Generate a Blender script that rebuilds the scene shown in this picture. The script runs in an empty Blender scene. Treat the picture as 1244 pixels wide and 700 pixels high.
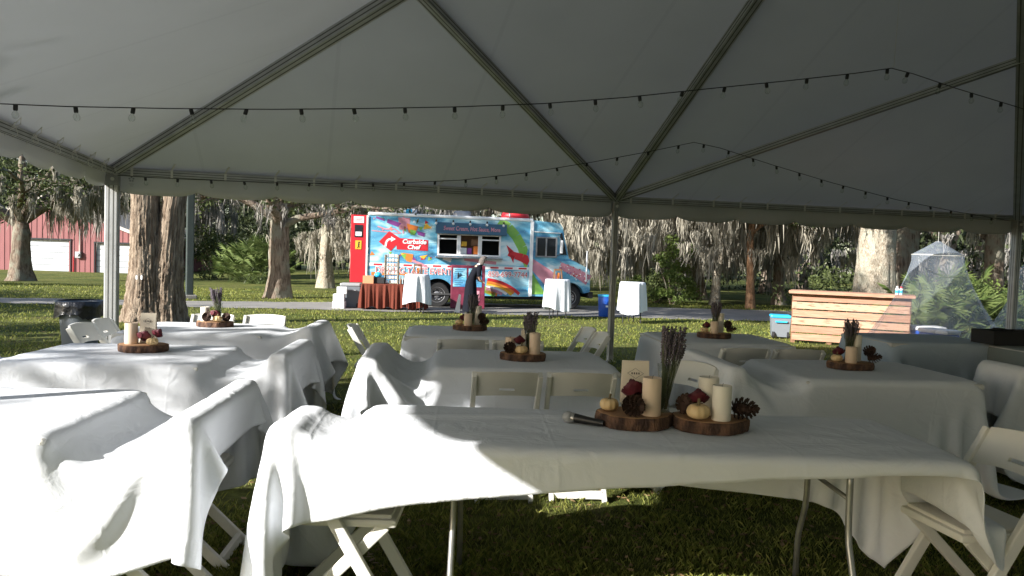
import bpy, bmesh, math, random
import numpy as np
from mathutils import Vector, Matrix
random.seed(11)
rng = np.random.default_rng(11)
PI = math.pi
scene = bpy.context.scene
col = scene.collection
# ------------------------------------------------------------------ camera
CAM_H = 1.5
FPX = 900.0
PITCH = math.atan(37.0 / FPX)
ROLL = 0.032
_F = Vector((0, math.cos(PITCH), -math.sin(PITCH)))
_U0 = Vector((0, math.sin(PITCH), math.cos(PITCH)))
_R0 = Vector((1, 0, 0))
_R = _R0 * math.cos(ROLL) + _U0 * math.sin(ROLL)
_U = _U0 * math.cos(ROLL) - _R0 * math.sin(ROLL)
cam_data = bpy.data.cameras.new('camera')
cam_data.sensor_width = 36.0
cam_data.lens = 36.0 * FPX / 1244.0
cam_data.clip_start = 0.05
cam_data.clip_end = 600.0
cam = bpy.data.objects.new('camera', cam_data)
col.objects.link(cam)
cam.matrix_world = Matrix(((_R.x, _U.x, -_F.x, 0), (_R.y, _U.y, -_F.y, 0), (_R.z, _U.z, -_F.z, CAM_H), (0, 0, 0, 1)))
scene.camera = cam
# ------------------------------------------------------------------ sky and sun
SUN_EL = math.radians(24.6)
SUN_H = Vector((-0.825, -0.565, 0)).normalized()         # horizontal direction towards the sun
world = bpy.data.worlds.new('World')
scene.world = world
world.use_nodes = True
wn = world.node_tree.nodes
wn.clear()
sky = wn.new('ShaderNodeTexSky')
sky.sky_type = 'NISHITA'
sky.sun_disc = False
sky.sun_elevation = SUN_EL
sky.sun_rotation = math.atan2(SUN_H.x, SUN_H.y) % (2 * PI)
bg = wn.new('ShaderNodeBackground')
bg.inputs['Strength'].default_value = 0.088
wo = wn.new('ShaderNodeOutputWorld')
world.node_tree.links.new(sky.outputs[0], bg.inputs[0])
world.node_tree.links.new(bg.outputs[0], wo.inputs[0])
sun_data = bpy.data.lights.new('sun', 'SUN')
sun_data.energy = 5.0
sun_data.angle = math.radians(0.53)
sun_data.color = (1.0, 0.965, 0.91)
sun = bpy.data.objects.new('sun', sun_data)
col.objects.link(sun)
to_sun = SUN_H * math.cos(SUN_EL) + Vector((0, 0, math.sin(SUN_EL)))
sun.rotation_euler = to_sun.to_track_quat('Z', 'Y').to_euler()
scene.view_settings.view_transform = 'Standard'
scene.view_settings.look = 'None'
scene.view_settings.gamma = 1.0
scene.view_settings.use_curve_mapping = False
scene.view_settings.exposure = 1.4
# ------------------------------------------------------------------ helpers
def sstep(a, b, t):
    t = min(1.0, max(0.0, (t - a) / (b - a)))
    return t * t * (3 - 2 * t)
def gz(x, y):                                             # gentle lie of the land
    return -0.12 * sstep(12, 20, y) - 0.6 * sstep(8, 30, -x) * sstep(24, 45, y)
def ray(px, py):
    return _F + _R * ((px - 622.0) / FPX) - _U * ((py - 350.0) / FPX)
def P(px, py, z):                                         # pixel -> point on the level z
    d = ray(px, py)
    t = (z - CAM_H) / d.z
    return Vector((d.x * t, d.y * t, z))
def PD(px, py, y):                                        # pixel -> point at distance y
    d = ray(px, py)
    t = y / d.y
    return Vector((d.x * t, d.y * t, CAM_H + d.z * t))
def tag(o, label=None, cat=None, group=None, kind=None):
    if label: o['label'] = label
    if cat: o['category'] = cat
    if group: o['group'] = group
    if kind: o['kind'] = kind
    return o
def thing(name, label, cat, loc=(0, 0, 0), rz=0.0, group=None):
    o = bpy.data.objects.new(name, None)
    o.empty_display_size = 0.05
    col.objects.link(o)
    o.location = loc
    o.rotation_euler = (0, 0, rz)
    return tag(o, label, cat, group)
def link(name, me, parent=None, loc=None, rot=None):
    o = bpy.data.objects.new(name, me)
    col.objects.link(o)
    if parent is not None: o.parent = parent
    if loc is not None: o.location = loc
    if rot is not None: o.rotation_euler = rot
    return o
class MB:
    """collects faces of one mesh"""
    def __init__(s):
        s.v = []; s.f = []; s.m = []; s.mats = []
        s.cur = 0
    def mat(s, m):
        if m not in s.mats: s.mats.append(m)
        s.cur = s.mats.index(m)
        return s
    def add(s, vs, fs, M=None):
        n = len(s.v)
        if M is not None: vs = [M @ Vector(p) for p in vs]
        s.v.extend([tuple(p) for p in vs])
        for f in fs:
            s.f.append(tuple(i + n for i in f)); s.m.append(s.cur)
        return s
    def box(s, c, d, M=None):
        x, y, z = c; a, b, e = d[0] / 2, d[1] / 2, d[2] / 2
        vs = [(x + i * a, y + j * b, z + k * e) for k in (-1, 1) for j in (-1, 1) for i in (-1, 1)]
        fs = [(0, 2, 3, 1), (4, 5, 7, 6), (0, 1, 5, 4), (2, 6, 7, 3), (0, 4, 6, 2), (1, 3, 7, 5)]
        return s.add(vs, fs, M)
    def cbox(s, c, d, b, M=None):
        """box with chamfered edges"""
        bm = bmesh.new()
        bmesh.ops.create_cube(bm, size=1.0)
        for q in bm.verts: q.co = Vector((q.co.x * d[0], q.co.y * d[1], q.co.z * d[2]))
        bmesh.ops.bevel(bm, geom=bm.edges[:], offset=b, segments=2, affect='EDGES', profile=0.5)
        for q in bm.verts: q.co += Vector(c)
        bm.verts.index_update()
        s.add([q.co.copy() for q in bm.verts], [[q.index for q in f.verts] for f in bm.faces], M)
        bm.free()
        return s
    def bar(s, p0, p1, w, h, up=(0, 0, 1), b=0.0):
        """rectangular bar from p0 to p1, w across, h along 'up'"""
        p0 = Vector(p0); p1 = Vector(p1); d = p1 - p0; L = d.length
        y = d.normalized(); x = y.cross(Vector(up))
        if x.length < 1e-4: x = Vector((1, 0, 0))
        x.normalize(); z = x.cross(y)
        M = Matrix(((x.x, y.x, z.x, p0.x), (x.y, y.y, z.y, p0.y), (x.z, y.z, z.z, p0.z), (0, 0, 0, 1)))
        if b > 0: return s.cbox((0, L / 2, 0), (w, L, h), b, M)
        return s.box((0, L / 2, 0), (w, L, h), M)
    def tube(s, pts, rad, n=8, cap=True):
        pts = [Vector(p) for p in pts]
        if not hasattr(rad, '__len__'): rad = [rad] * len(pts)
        base = len(s.v); prev = None
        for i, p in enumerate(pts):
            t = (pts[min(i + 1, len(pts) - 1)] - pts[max(i - 1, 0)])
            if t.length < 1e-9: t = Vector((0, 0, 1))
            t.normalize()
            if prev is None:
                a = t.cross(Vector((0, 0, 1)))
                if a.length < 1e-3: a = t.cross(Vector((1, 0, 0)))
            else:
                a = prev - t * prev.dot(t)
                if a.length < 1e-4: a = t.cross(Vector((1, 0, 0)))
            a.normalize(); prev = a; b = t.cross(a)
            for k in range(n):
                q = 2 * PI * k / n
                s.v.append(tuple(p + (a * math.cos(q) + b * math.sin(q)) * rad[i]))
        for i in range(len(pts) - 1):
            for k in range(n):
                k2 = (k + 1) % n
                s.f.append((base + i * n + k, base + i * n + k2, base + (i + 1) * n + k2, base + (i + 1) * n + k)); s.m.append(s.cur)
        if cap:
            s.f.append(tuple(base + k for k in reversed(range(n)))); s.m.append(s.cur)
            e = base + (len(pts) - 1) * n
            s.f.append(tuple(e + k for k in range(n))); s.m.append(s.cur)
        return s
    def lathe(s, prof, n=20, c=(0, 0, 0), M=None, close=True):
        vs = []; fs = []
        for r, z in prof:
            for k in range(n):
                q = 2 * PI * k / n
                vs.append((c[0] + r * math.cos(q), c[1] + r * math.sin(q), c[2] + z))
        for i in range(len(prof) - 1):
            for k in range(n):
                k2 = (k + 1) % n
                fs.append((i * n + k, i * n + k2, (i + 1) * n + k2, (i + 1) * n + k))
        if close:
            fs.append(tuple(reversed(range(n))))
            fs.append(tuple((len(prof) - 1) * n + k for k in range(n)))
        return s.add(vs, fs, M)
    def prism(s, pts2, a, b, axes, M=None):
        """outline pts2 in the plane (axes[0], axes[1]) extruded from a to b along axes[2]"""
        n = len(pts2); vs = []
        for t in (a, b):
            for p in pts2:
                q = [0, 0, 0]; q[axes[0]] = p[0]; q[axes[1]] = p[1]; q[axes[2]] = t
                vs.append(q)
        fs = [tuple(range(n)), tuple(reversed(range(n, 2 * n)))] + [(i, (i + 1) % n, n + (i + 1) % n, n + i) for i in range(n)]
        return s.add(vs, fs, M)
    def mesh(s, name, m=None, smooth=False, angle=None):
        me = bpy.data.meshes.new(name)
        me.from_pydata(s.v, [], s.f)
        if m is not None:
            me.materials.append(m)
        else:
            for q in s.mats: me.materials.append(q)
            me.polygons.foreach_set('material_index', s.m)
        bm = bmesh.new(); bm.from_mesh(me)
        bmesh.ops.recalc_face_normals(bm, faces=bm.faces[:])
        bm.to_mesh(me); bm.free()
        if smooth or angle:
            me.polygons.foreach_set('use_smooth', [True] * len(me.polygons))
            if angle:
                try: me.set_sharp_from_angle(angle=math.radians(angle))
                except Exception: pass
        me.update()
        return me
    def build(s, name, m=None, parent=None, smooth=False, angle=None, loc=None, rot=None):
        return link(name, s.mesh(name, m, smooth, angle), parent, loc, rot)
def np_mesh(name, V, Fc, m, smooth=False):
    """mesh out of numpy arrays: V (n,3), Fc (m,k)"""
    V = np.ascontiguousarray(V, dtype=np.float32); Fc = np.ascontiguousarray(Fc, dtype=np.int32)
    k = Fc.shape[1]; me = bpy.data.meshes.new(name)
    me.vertices.add(len(V)); me.vertices.foreach_set('co', V.ravel())
    me.loops.add(Fc.size); me.loops.foreach_set('vertex_index', Fc.ravel())
    me.polygons.add(len(Fc))
    me.polygons.foreach_set('loop_start', np.arange(0, Fc.size, k, dtype=np.int32))
    me.polygons.foreach_set('loop_total', np.full(len(Fc), k, dtype=np.int32))
    if smooth: me.polygons.foreach_set('use_smooth', np.ones(len(Fc), dtype=bool))
    me.materials.append(m)
    me.update(calc_edges=True)
    return me
def copy_tree(o, parent=None):
    c = o.copy(); col.objects.link(c)
    if parent is not None: c.parent = parent
    for ch in list(o.children): copy_tree(ch, c)
    return c
# ------------------------------------------------------------------ materials
def nodes_of(name):
    m = bpy.data.materials.new(name); m.use_nodes = True
    nt = m.node_tree; b = nt.nodes['Principled BSDF']
    return m, nt, b
def mat(name, c, rough=0.6, var=0.0, scale=8.0, bump=0.0, bscale=40.0, metal=0.0, c2=None, stretch=(1, 1, 1), spec=0.5, detail=4.0, contrast=(0.3, 0.7), sub=None):
    """principled colour c that drifts to c2 by noise, with fine relief"""
    m, nt, b = nodes_of(name); N = nt.nodes; L = nt.links
    b.inputs['Roughness'].default_value = rough; b.inputs['Metallic'].default_value = metal
    b.inputs['Specular IOR Level'].default_value = spec
    b.inputs['Base Color'].default_value = (*c, 1)
    if c2 is None and var > 0: c2 = tuple(max(0, q * (1 - var)) for q in c)
    if c2 is not None or bump > 0:
        tc = N.new('ShaderNodeTexCoord'); mp = N.new('ShaderNodeMapping'); mp.inputs['Scale'].default_value = stretch
        L.new(tc.outputs['Object'], mp.inputs[0])
    if c2 is not None:
        n = N.new('ShaderNodeTexNoise'); n.inputs['Scale'].default_value = scale; n.inputs['Detail'].default_value = detail
        L.new(mp.outputs[0], n.inputs['Vector'])
        r = N.new('ShaderNodeValToRGB'); r.color_ramp.elements[0].position = contrast[0]; r.color_ramp.elements[1].position = contrast[1]
        r.color_ramp.elements[0].color = (*c, 1); r.color_ramp.elements[1].color = (*c2, 1)
        L.new(n.outputs[0], r.inputs[0]); L.new(r.outputs[0], b.inputs['Base Color'])
    if bump > 0:
        n2 = N.new('ShaderNodeTexNoise'); n2.inputs['Scale'].default_value = bscale; n2.inputs['Detail'].default_value = 5
        L.new(mp.outputs[0], n2.inputs['Vector'])
        bp = N.new('ShaderNodeBump'); bp.inputs['Strength'].default_value = bump; bp.inputs['Distance'].default_value = 0.02
        L.new(n2.outputs[0], bp.inputs['Height']); L.new(bp.outputs[0], b.inputs['Normal'])
    return m
def leafmat(name, c, c2, trans=0.35, rough=0.55):
    m, nt, b = nodes_of(name); N = nt.nodes; L = nt.links
    g = N.new('ShaderNodeNewGeometry')
    r = N.new('ShaderNodeValToRGB'); r.color_ramp.elements[0].color = (*c, 1); r.color_ramp.elements[1].color = (*c2, 1)
    L.new(g.outputs['Random Per Island'], r.inputs[0]); L.new(r.outputs[0], b.inputs['Base Color'])
    b.inputs['Roughness'].default_value = rough
    b.inputs['Specular IOR Level'].default_value = 0.25
    t = N.new('ShaderNodeBsdfTranslucent'); L.new(r.outputs[0], t.inputs[0])
    mx = N.new('ShaderNodeMixShader'); mx.inputs[0].default_value = trans
    L.new(b.outputs[0], mx.inputs[1]); L.new(t.outputs[0], mx.inputs[2])
    L.new(mx.outputs[0], N['Material Output'].inputs[0])
    return m
M = {}
# grass ground: patchy green with straw and litter
def ground_mat():
    m, nt, b = nodes_of('lawn'); N = nt.nodes; L = nt.links
    tc = N.new('ShaderNodeTexCoord')
    def noise(s, d, rough=0.6):
        n = N.new('ShaderNodeTexNoise'); n.inputs['Scale'].default_value = s; n.inputs['Detail'].default_value = d; n.inputs['Roughness'].default_value = rough
        L.new(tc.outputs['Object'], n.inputs['Vector']); return n
    def ramp(src, p0, p1, c0, c1):
        r = N.new('ShaderNodeValToRGB'); r.color_ramp.elements[0].position = p0; r.color_ramp.elements[1].position = p1
        r.color_ramp.elements[0].color = c0; r.color_ramp.elements[1].color = c1
        L.new(src, r.inputs[0]); return r
    n1 = noise(0.45, 5); r1 = ramp(n1.outputs[0], 0.35, 0.68, (0.07, 0.10, 0.024, 1), (0.17, 0.175, 0.05, 1))
    n2 = noise(9.0, 6, 0.7); r2 = ramp(n2.outputs[0], 0.40, 0.66, (0.55, 0.55, 0.5, 1), (1.25, 1.2, 1.1, 1))
    mx = N.new('ShaderNodeMixRGB'); mx.blend_type = 'MULTIPLY'; mx.inputs[0].default_value = 1
    L.new(r1.outputs[0], mx.inputs[1]); L.new(r2.outputs[0], mx.inputs[2])
    n3 = noise(1.3, 8, 0.75); r3 = ramp(n3.outputs[0], 0.56, 0.70, (0, 0, 0, 1), (1, 1, 1, 1))
    mx2 = N.new('ShaderNodeMixRGB'); mx2.inputs[2].default_value = (0.17, 0.125, 0.065, 1)
    L.new(r3.outputs[0], mx2.inputs[0]); L.new(mx.outputs[0], mx2.inputs[1])
    L.new(mx2.outputs[0], b.inputs['Base Color'])
    b.inputs['Roughness'].default_value = 0.9; b.inputs['Specular IOR Level'].default_value = 0.15
    n4 = noise(30, 6, 0.8); bp = N.new('ShaderNodeBump'); bp.inputs['Strength'].default_value = 0.9; bp.inputs['Distance'].default_value = 0.04
    L.new(n4.outputs[0], bp.inputs['Height']); L.new(bp.outputs[0], b.inputs['Normal'])
    return m
def cloth_mat(name, c, crease=0.32):
    m, nt, b = nodes_of(name); N = nt.nodes; L = nt.links
    b.inputs['Base Color'].default_value = (*c, 1); b.inputs['Roughness'].default_value = 0.85; b.inputs['Specular IOR Level'].default_value = 0.15
    tc = N.new('ShaderNodeTexCoord')
    n = N.new('ShaderNodeTexNoise'); n.inputs['Scale'].default_value = 6.5; n.inputs['Detail'].default_value = 4; n.inputs['Distortion'].default_value = 1.2
    L.new(tc.outputs['Object'], n.inputs['Vector'])
    n2 = N.new('ShaderNodeTexNoise'); n2.inputs['Scale'].default_value = 260
    L.new(tc.outputs['Object'], n2.inputs['Vector'])
    bp = N.new('ShaderNodeBump'); bp.inputs['Strength'].default_value = crease; bp.inputs['Distance'].default_value = 0.03
    L.new(n.outputs[0], bp.inputs['Height'])
    at_ = N.new('ShaderNodeAttribute'); at_.attribute_name = 'rest'
    sp_ = N.new('ShaderNodeSeparateXYZ'); L.new(at_.outputs['Vector'], sp_.inputs[0])
    prev = None
    for ax, per in (('X', 0.46), ('Y', 0.41)):
        pp = N.new('ShaderNodeMath'); pp.operation = 'PINGPONG'; pp.inputs[1].default_value = per / 2; L.new(sp_.outputs[ax], pp.inputs[0])
        mr = N.new('ShaderNodeMapRange'); mr.inputs['From Min'].default_value = 0.0; mr.inputs['From Max'].default_value = 0.012; mr.inputs['To Min'].default_value = 1; mr.inputs['To Max'].default_value = 0
        L.new(pp.outputs[0], mr.inputs['Value'])
        if prev is None: prev = mr.outputs[0]
        else:
            ad = N.new('ShaderNodeMath'); ad.operation = 'MAXIMUM'; L.new(prev, ad.inputs[0]); L.new(mr.outputs[0], ad.inputs[1]); prev = ad.outputs[0]
    hm = N.new('ShaderNodeMath'); hm.operation = 'LESS_THAN'; hm.inputs[1].default_value = 0.028; L.new(sp_.outputs['Z'], hm.inputs[0])
    ad = N.new('ShaderNodeMath'); ad.operation = 'ADD'; L.new(prev, ad.inputs[0]); L.new(hm.outputs[0], ad.inputs[1])
    bp3 = N.new('ShaderNodeBump'); bp3.inputs['Strength'].default_value = 0.22; bp3.inputs['Distance'].default_value = 0.004
    L.new(ad.outputs[0], bp3.inputs['Height']); L.new(bp.outputs[0], bp3.inputs['Normal'])
    bp2 = N.new('ShaderNodeBump'); bp2.inputs['Strength'].default_value = 0.08; bp2.inputs['Distance'].default_value = 0.002
    L.new(n2.outputs[0], bp2.inputs['Height']); L.new(bp3.outputs[0], bp2.inputs['Normal'])
    L.new(bp2.outputs[0], b.inputs['Normal'])
    t = N.new('ShaderNodeBsdfTranslucent'); t.inputs[0].default_value = (*c, 1)
    mx = N.new('ShaderNodeMixShader'); mx.inputs[0].default_value = 0.10
    L.new(b.outputs[0], mx.inputs[1]); L.new(t.outputs[0], mx.inputs[2]); L.new(mx.outputs[0], N['Material Output'].inputs[0])
    return m
def bark_mat(name, c, c2, moss=None, vs=(9, 9, 1.6)):
    m, nt, b = nodes_of(name); N = nt.nodes; L = nt.links
    tc = N.new('ShaderNodeTexCoord'); mp = N.new('ShaderNodeMapping'); mp.inputs['Scale'].default_value = vs
    L.new(tc.outputs['Object'], mp.inputs[0])
    n = N.new('ShaderNodeTexNoise'); n.inputs['Scale'].default_value = 1.6; n.inputs['Detail'].default_value = 8; n.inputs['Roughness'].default_value = 0.65; n.inputs['Distortion'].default_value = 0.6
    L.new(mp.outputs[0], n.inputs['Vector'])
    r = N.new('ShaderNodeValToRGB'); r.color_ramp.elements[0].position = 0.38; r.color_ramp.elements[1].position = 0.62
    r.color_ramp.elements[0].color = (*c2, 1); r.color_ramp.elements[1].color = (*c, 1)
    L.new(n.outputs[0], r.inputs[0])
    out = r.outputs[0]
    if moss:
        n3 = N.new('ShaderNodeTexNoise'); n3.inputs['Scale'].default_value = 2.2; n3.inputs['Detail'].default_value = 7
        L.new(tc.outputs['Object'], n3.inputs['Vector'])
        r3 = N.new('ShaderNodeValToRGB'); r3.color_ramp.elements[0].position = 0.5; r3.color_ramp.elements[1].position = 0.62
        L.new(n3.outputs[0], r3.inputs[0])
        mx = N.new('ShaderNodeMixRGB'); mx.inputs[2].default_value = (*moss, 1)
        L.new(r3.outputs[0], mx.inputs[0]); L.new(out, mx.inputs[1]); out = mx.outputs[0]
    L.new(out, b.inputs['Base Color']); b.inputs['Roughness'].default_value = 0.95; b.inputs['Specular IOR Level'].default_value = 0.1
    bp = N.new('ShaderNodeBump'); bp.inputs['Strength'].default_value = 1.0; bp.inputs['Distance'].default_value = 0.06
    L.new(n.outputs[0], bp.inputs['Height']); L.new(bp.outputs[0], b.inputs['Normal'])
    return m
M['lawn'] = ground_mat()
M['blade'] = leafmat('grass_blade', (0.10, 0.14, 0.025), (0.33, 0.33, 0.08), 0.4)
M['straw'] = leafmat('dry_leaf', (0.16, 0.10, 0.05), (0.27, 0.18, 0.09), 0.15)
M['road'] = mat('worn_asphalt', (0.17, 0.165, 0.155), 0.9, c2=(0.24, 0.225, 0.205), scale=1.5, bump=0.5, bscale=60)
M['cloth'] = cloth_mat('white_tablecloth', (0.77, 0.795, 0.835))
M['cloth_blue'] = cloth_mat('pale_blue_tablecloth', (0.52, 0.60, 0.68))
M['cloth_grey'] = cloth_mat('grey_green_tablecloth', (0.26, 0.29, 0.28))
M['rust_cloth'] = cloth_mat('rust_tablecloth', (0.135, 0.035, 0.022))
M['vinyl'] = mat('tent_vinyl', (0.59, 0.61, 0.645), 0.5, c2=(0.535, 0.555, 0.585), scale=0.9, bump=0.22, bscale=1.7, spec=0.25)
def translucent(m, k, c):
    nt = m.node_tree; N = nt.nodes; b = N['Principled BSDF']; t = N.new('ShaderNodeBsdfTranslucent'); t.inputs[0].default_value = (*c, 1)
    mx = N.new('ShaderNodeMixShader'); mx.inputs[0].default_value = k
    nt.links.new(b.outputs[0], mx.inputs[1]); nt.links.new(t.outputs[0], mx.inputs[2]); nt.links.new(mx.outputs[0], N['Material Output'].inputs[0])
def seams(m):                                             # welded joints between the sheets of the roof
    nt = m.node_tree; N = nt.nodes; L = nt.links; b = N['Principled BSDF']
    a = N.new('ShaderNodeAttribute'); a.attribute_name = 'along'
    pp = N.new('ShaderNodeMath'); pp.operation = 'PINGPONG'; pp.inputs[1].default_value = 0.76; L.new(a.outputs['Fac'], pp.inputs[0])
    lt_ = N.new('ShaderNodeMath'); lt_.operation = 'LESS_THAN'; lt_.inputs[1].default_value = 0.02; L.new(pp.outputs[0], lt_.inputs[0])
    mx = N.new('ShaderNodeMixRGB'); mx.blend_type = 'MULTIPLY'; mx.inputs[2].default_value = (0.945, 0.945, 0.95, 1)
    src = b.inputs['Base Color'].links[0].from_socket; L.new(lt_.outputs[0], mx.inputs[0]); L.new(src, mx.inputs[1]); L.new(mx.outputs[0], b.inputs['Base Color'])
seams(M['vinyl'])
translucent(M['vinyl'], 0.028, (0.68, 0.70, 0.72))
M['valance'] = mat('tent_valance_vinyl', (0.60, 0.61, 0.61), 0.5, c2=(0.53, 0.54, 0.54), scale=1.5, bump=0.12, bscale=4)
M['alu'] = mat('tent_aluminium', (0.50, 0.505, 0.50), 0.5, metal=0.3, var=0.25, scale=5, stretch=(1, 1, 1))
M['alu_dark'] = mat('tent_groove', (0.10, 0.10, 0.09), 0.7)
translucent(M['valance'], 0.06, (0.6, 0.6, 0.6))
M['strap'] = mat('canvas_strap', (0.62, 0.61, 0.56), 0.8)
M['rope'] = mat('cord', (0.55, 0.54, 0.48), 0.9)
M['resin'] = mat('chair_resin', (0.74, 0.73, 0.68), 0.42, var=0.08, scale=6)
M['pad'] = mat('chair_pad', (0.70, 0.68, 0.62), 0.5, bump=0.05, bscale=80)
M['steel'] = mat('grey_steel', (0.36, 0.36, 0.35), 0.35, metal=0.7, var=0.2, scale=20)
M['plastic_top'] = mat('table_plastic', (0.62, 0.61, 0.58), 0.6)
M['black'] = mat('black_plastic', (0.012, 0.012, 0.013), 0.4)
M['blackm'] = mat('black_matt', (0.015, 0.015, 0.016), 0.8)
M['tyre'] = mat('tyre_rubber', (0.018, 0.018, 0.018), 0.85, bump=0.2, bscale=40)
M['rim'] = mat('wheel_rim', (0.33, 0.33, 0.34), 0.45, metal=0.5, var=0.3, scale=9)
M['candle'] = mat('candle_wax', (0.72, 0.56, 0.42), 0.5, var=0.08, scale=10, spec=0.3)
M['candle_w'] = mat('white_candle_wax', (0.78, 0.73, 0.64), 0.5, var=0.06, scale=10, spec=0.3)
M['slice_top'] = mat('cut_wood', (0.40, 0.235, 0.12), 0.8, c2=(0.27, 0.14, 0.065), scale=14, bump=0.2)
M['slice_bark'] = mat('slice_bark', (0.16, 0.085, 0.05), 0.95, c2=(0.055, 0.03, 0.022), scale=26, stretch=(1, 1, 0.4), bump=1.0, bscale=50, contrast=(0.4, 0.6))
M['cone'] = mat('pine_cone', (0.035, 0.017, 0.012), 0.8, c2=(0.08, 0.042, 0.028), scale=30)
M['rose'] = mat('burgundy_petal', (0.055, 0.006, 0.014), 0.6, c2=(0.12, 0.010, 0.022), scale=18)
M['pumpkin'] = mat('pale_pumpkin', (0.74, 0.55, 0.30), 0.5, c2=(0.62, 0.42, 0.20), scale=12)
M['stem'] = mat('dry_stem', (0.15, 0.12, 0.06), 0.8)
M['lav_stem'] = mat('lavender_stem', (0.10, 0.115, 0.06), 0.8)
M['lav'] = mat('lavender_flower', (0.10, 0.075, 0.12), 0.85, c2=(0.17, 0.15, 0.16), scale=60)
M['paper'] = mat('card_paper', (0.78, 0.70, 0.58), 0.8)
M['ink'] = mat('print_ink', (0.12, 0.10, 0.09), 0.8)
def glass_mat():
    m, nt, b = nodes_of('clear_glass'); N = nt.nodes; L = nt.links
    g = N.new('ShaderNodeBsdfGlossy'); g.inputs['Roughness'].default_value = 0.03
    t = N.new('ShaderNodeBsdfTransparent'); t.inputs[0].default_value = (0.93, 0.95, 0.94, 1)
    fr = N.new('ShaderNodeLayerWeight'); fr.inputs[0].default_value = 0.22
    pw = N.new('ShaderNodeMath'); pw.operation = 'MULTIPLY'; pw.inputs[1].default_value = 0.8
    mx = N.new('ShaderNodeMixShader'); L.new(fr.outputs['Facing'], pw.inputs[0]); L.new(pw.outputs[0], mx.inputs[0]); L.new(t.outputs[0], mx.inputs[1]); L.new(g.outputs[0], mx.inputs[2])
    L.new(mx.outputs[0], N['Material Output'].inputs[0]); return m
M['glass'] = glass_mat()
def net_mat():
    m, nt, b = nodes_of('white_netting'); N = nt.nodes; L = nt.links
    d = N.new('ShaderNodeBsdfDiffuse'); d.inputs[0].default_value = (0.62, 0.70, 0.80, 1)
    tl = N.new('ShaderNodeBsdfTranslucent'); tl.inputs[0].default_value = (0.62, 0.70, 0.80, 1)
    a = N.new('ShaderNodeMixShader'); L.new(d.outputs[0], a.inputs[1]); L.new(tl.outputs[0], a.inputs[2])
    t = N.new('ShaderNodeBsdfTransparent')
    mx = N.new('ShaderNodeMixShader'); mx.inputs[0].default_value = 0.26
    L.new(t.outputs[0], mx.inputs[1]); L.new(a.outputs[0], mx.inputs[2]); L.new(mx.outputs[0], N['Material Output'].inputs[0]); return m
M['net'] = net_mat()
M['bark_near'] = bark_mat('oak_bark', (0.33, 0.265, 0.20), (0.12, 0.085, 0.06))
M['bark'] = bark_mat('mossy_bark', (0.25, 0.20, 0.155), (0.085, 0.06, 0.045), (0.20, 0.19, 0.15))
M['bark_pale'] = bark_mat('pale_lichen_bark', (0.46, 0.41, 0.33), (0.22, 0.18, 0.13), (0.36, 0.34, 0.27), (14, 14, 9))
M['bark_pine'] = bark_mat('orange_bark', (0.42, 0.25, 0.15), (0.20, 0.11, 0.06), None, (8, 8, 3))
M['moss'] = leafmat('spanish_moss', (0.235, 0.215, 0.17), (0.44, 0.41, 0.34), 0.3, 0.9)
M['moss_grey'] = leafmat('grey_spanish_moss', (0.18, 0.17, 0.155), (0.36, 0.34, 0.31), 0.3, 0.9)
M['leaf'] = leafmat('oak_leaf', (0.036, 0.052, 0.018), (0.11, 0.135, 0.045), 0.3)
M['leaf_far'] = leafmat('wood_leaf', (0.020, 0.029, 0.013), (0.065, 0.080, 0.034), 0.25)
M['leaf_bright'] = leafmat('bright_leaf', (0.08, 0.13, 0.03), (0.20, 0.25, 0.07), 0.4)
M['palm'] = leafmat('palmetto_leaf', (0.06, 0.10, 0.025), (0.19, 0.24, 0.08), 0.35, 0.4)
M['barn_red'] = mat('barn_red_paint', (0.27, 0.10, 0.10), 0.8, c2=(0.21, 0.075, 0.075), scale=1.2, stretch=(1, 1, 0.3))
M['barn_white'] = mat('white_door_paint', (0.50, 0.52, 0.55), 0.6, var=0.1, scale=2)
M['barn_trim'] = mat('pale_trim', (0.55, 0.50, 0.45), 0.7)
M['barn_dark'] = mat('door_gap', (0.03, 0.03, 0.032), 0.9)
M['roofing'] = mat('roof_sheet', (0.30, 0.28, 0.26), 0.6, var=0.2)
M['pole_green'] = mat('dark_pole', (0.035, 0.05, 0.045), 0.7, var=0.3, scale=3, bump=0.2)
M['wood_slat'] = mat('new_pine_plank', (0.45, 0.255, 0.17), 0.8, c2=(0.30, 0.15, 0.09), scale=5, stretch=(0.6, 3, 10), bump=0.15)
M['wood_slat_b'] = mat('weathered_pine_plank', (0.40, 0.22, 0.145), 0.8, c2=(0.26, 0.13, 0.08), scale=7, stretch=(0.7, 3, 12), bump=0.2)
M['wood_slat_c'] = mat('knotty_pine_plank', (0.47, 0.285, 0.19), 0.8, c2=(0.22, 0.105, 0.06), scale=4, stretch=(1.6, 3, 7), bump=0.2, contrast=(0.52, 0.72))
M['wood_dark'] = mat('brown_wood', (0.20, 0.10, 0.05), 0.7, c2=(0.12, 0.06, 0.03), scale=6)
M['grey_plastic'] = mat('grey_plastic', (0.16, 0.18, 0.20), 0.5)
M['grey_lid'] = mat('grey_lid', (0.30, 0.31, 0.32), 0.5)
M['cyan'] = mat('cyan_plastic', (0.03, 0.42, 0.72), 0.4)
M['blue'] = mat('blue_plastic', (0.015, 0.085, 0.42), 0.4)
M['white'] = mat('white_plastic', (0.78, 0.78, 0.78), 0.45)
M['bag'] = mat('black_bag', (0.010, 0.010, 0.012), 0.28, bump=0.8, bscale=14)
M['red'] = mat('red_paint', (0.58, 0.02, 0.03), 0.45, var=0.15, scale=3)
M['crimson'] = mat('crimson_panel', (0.10, 0.006, 0.022), 0.6, c2=(0.20, 0.02, 0.05), scale=5)
M['yellow'] = mat('yellow_print', (0.75, 0.42, 0.03), 0.6)
M['orange'] = mat('orange_print', (0.72, 0.20, 0.03), 0.6)
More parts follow.
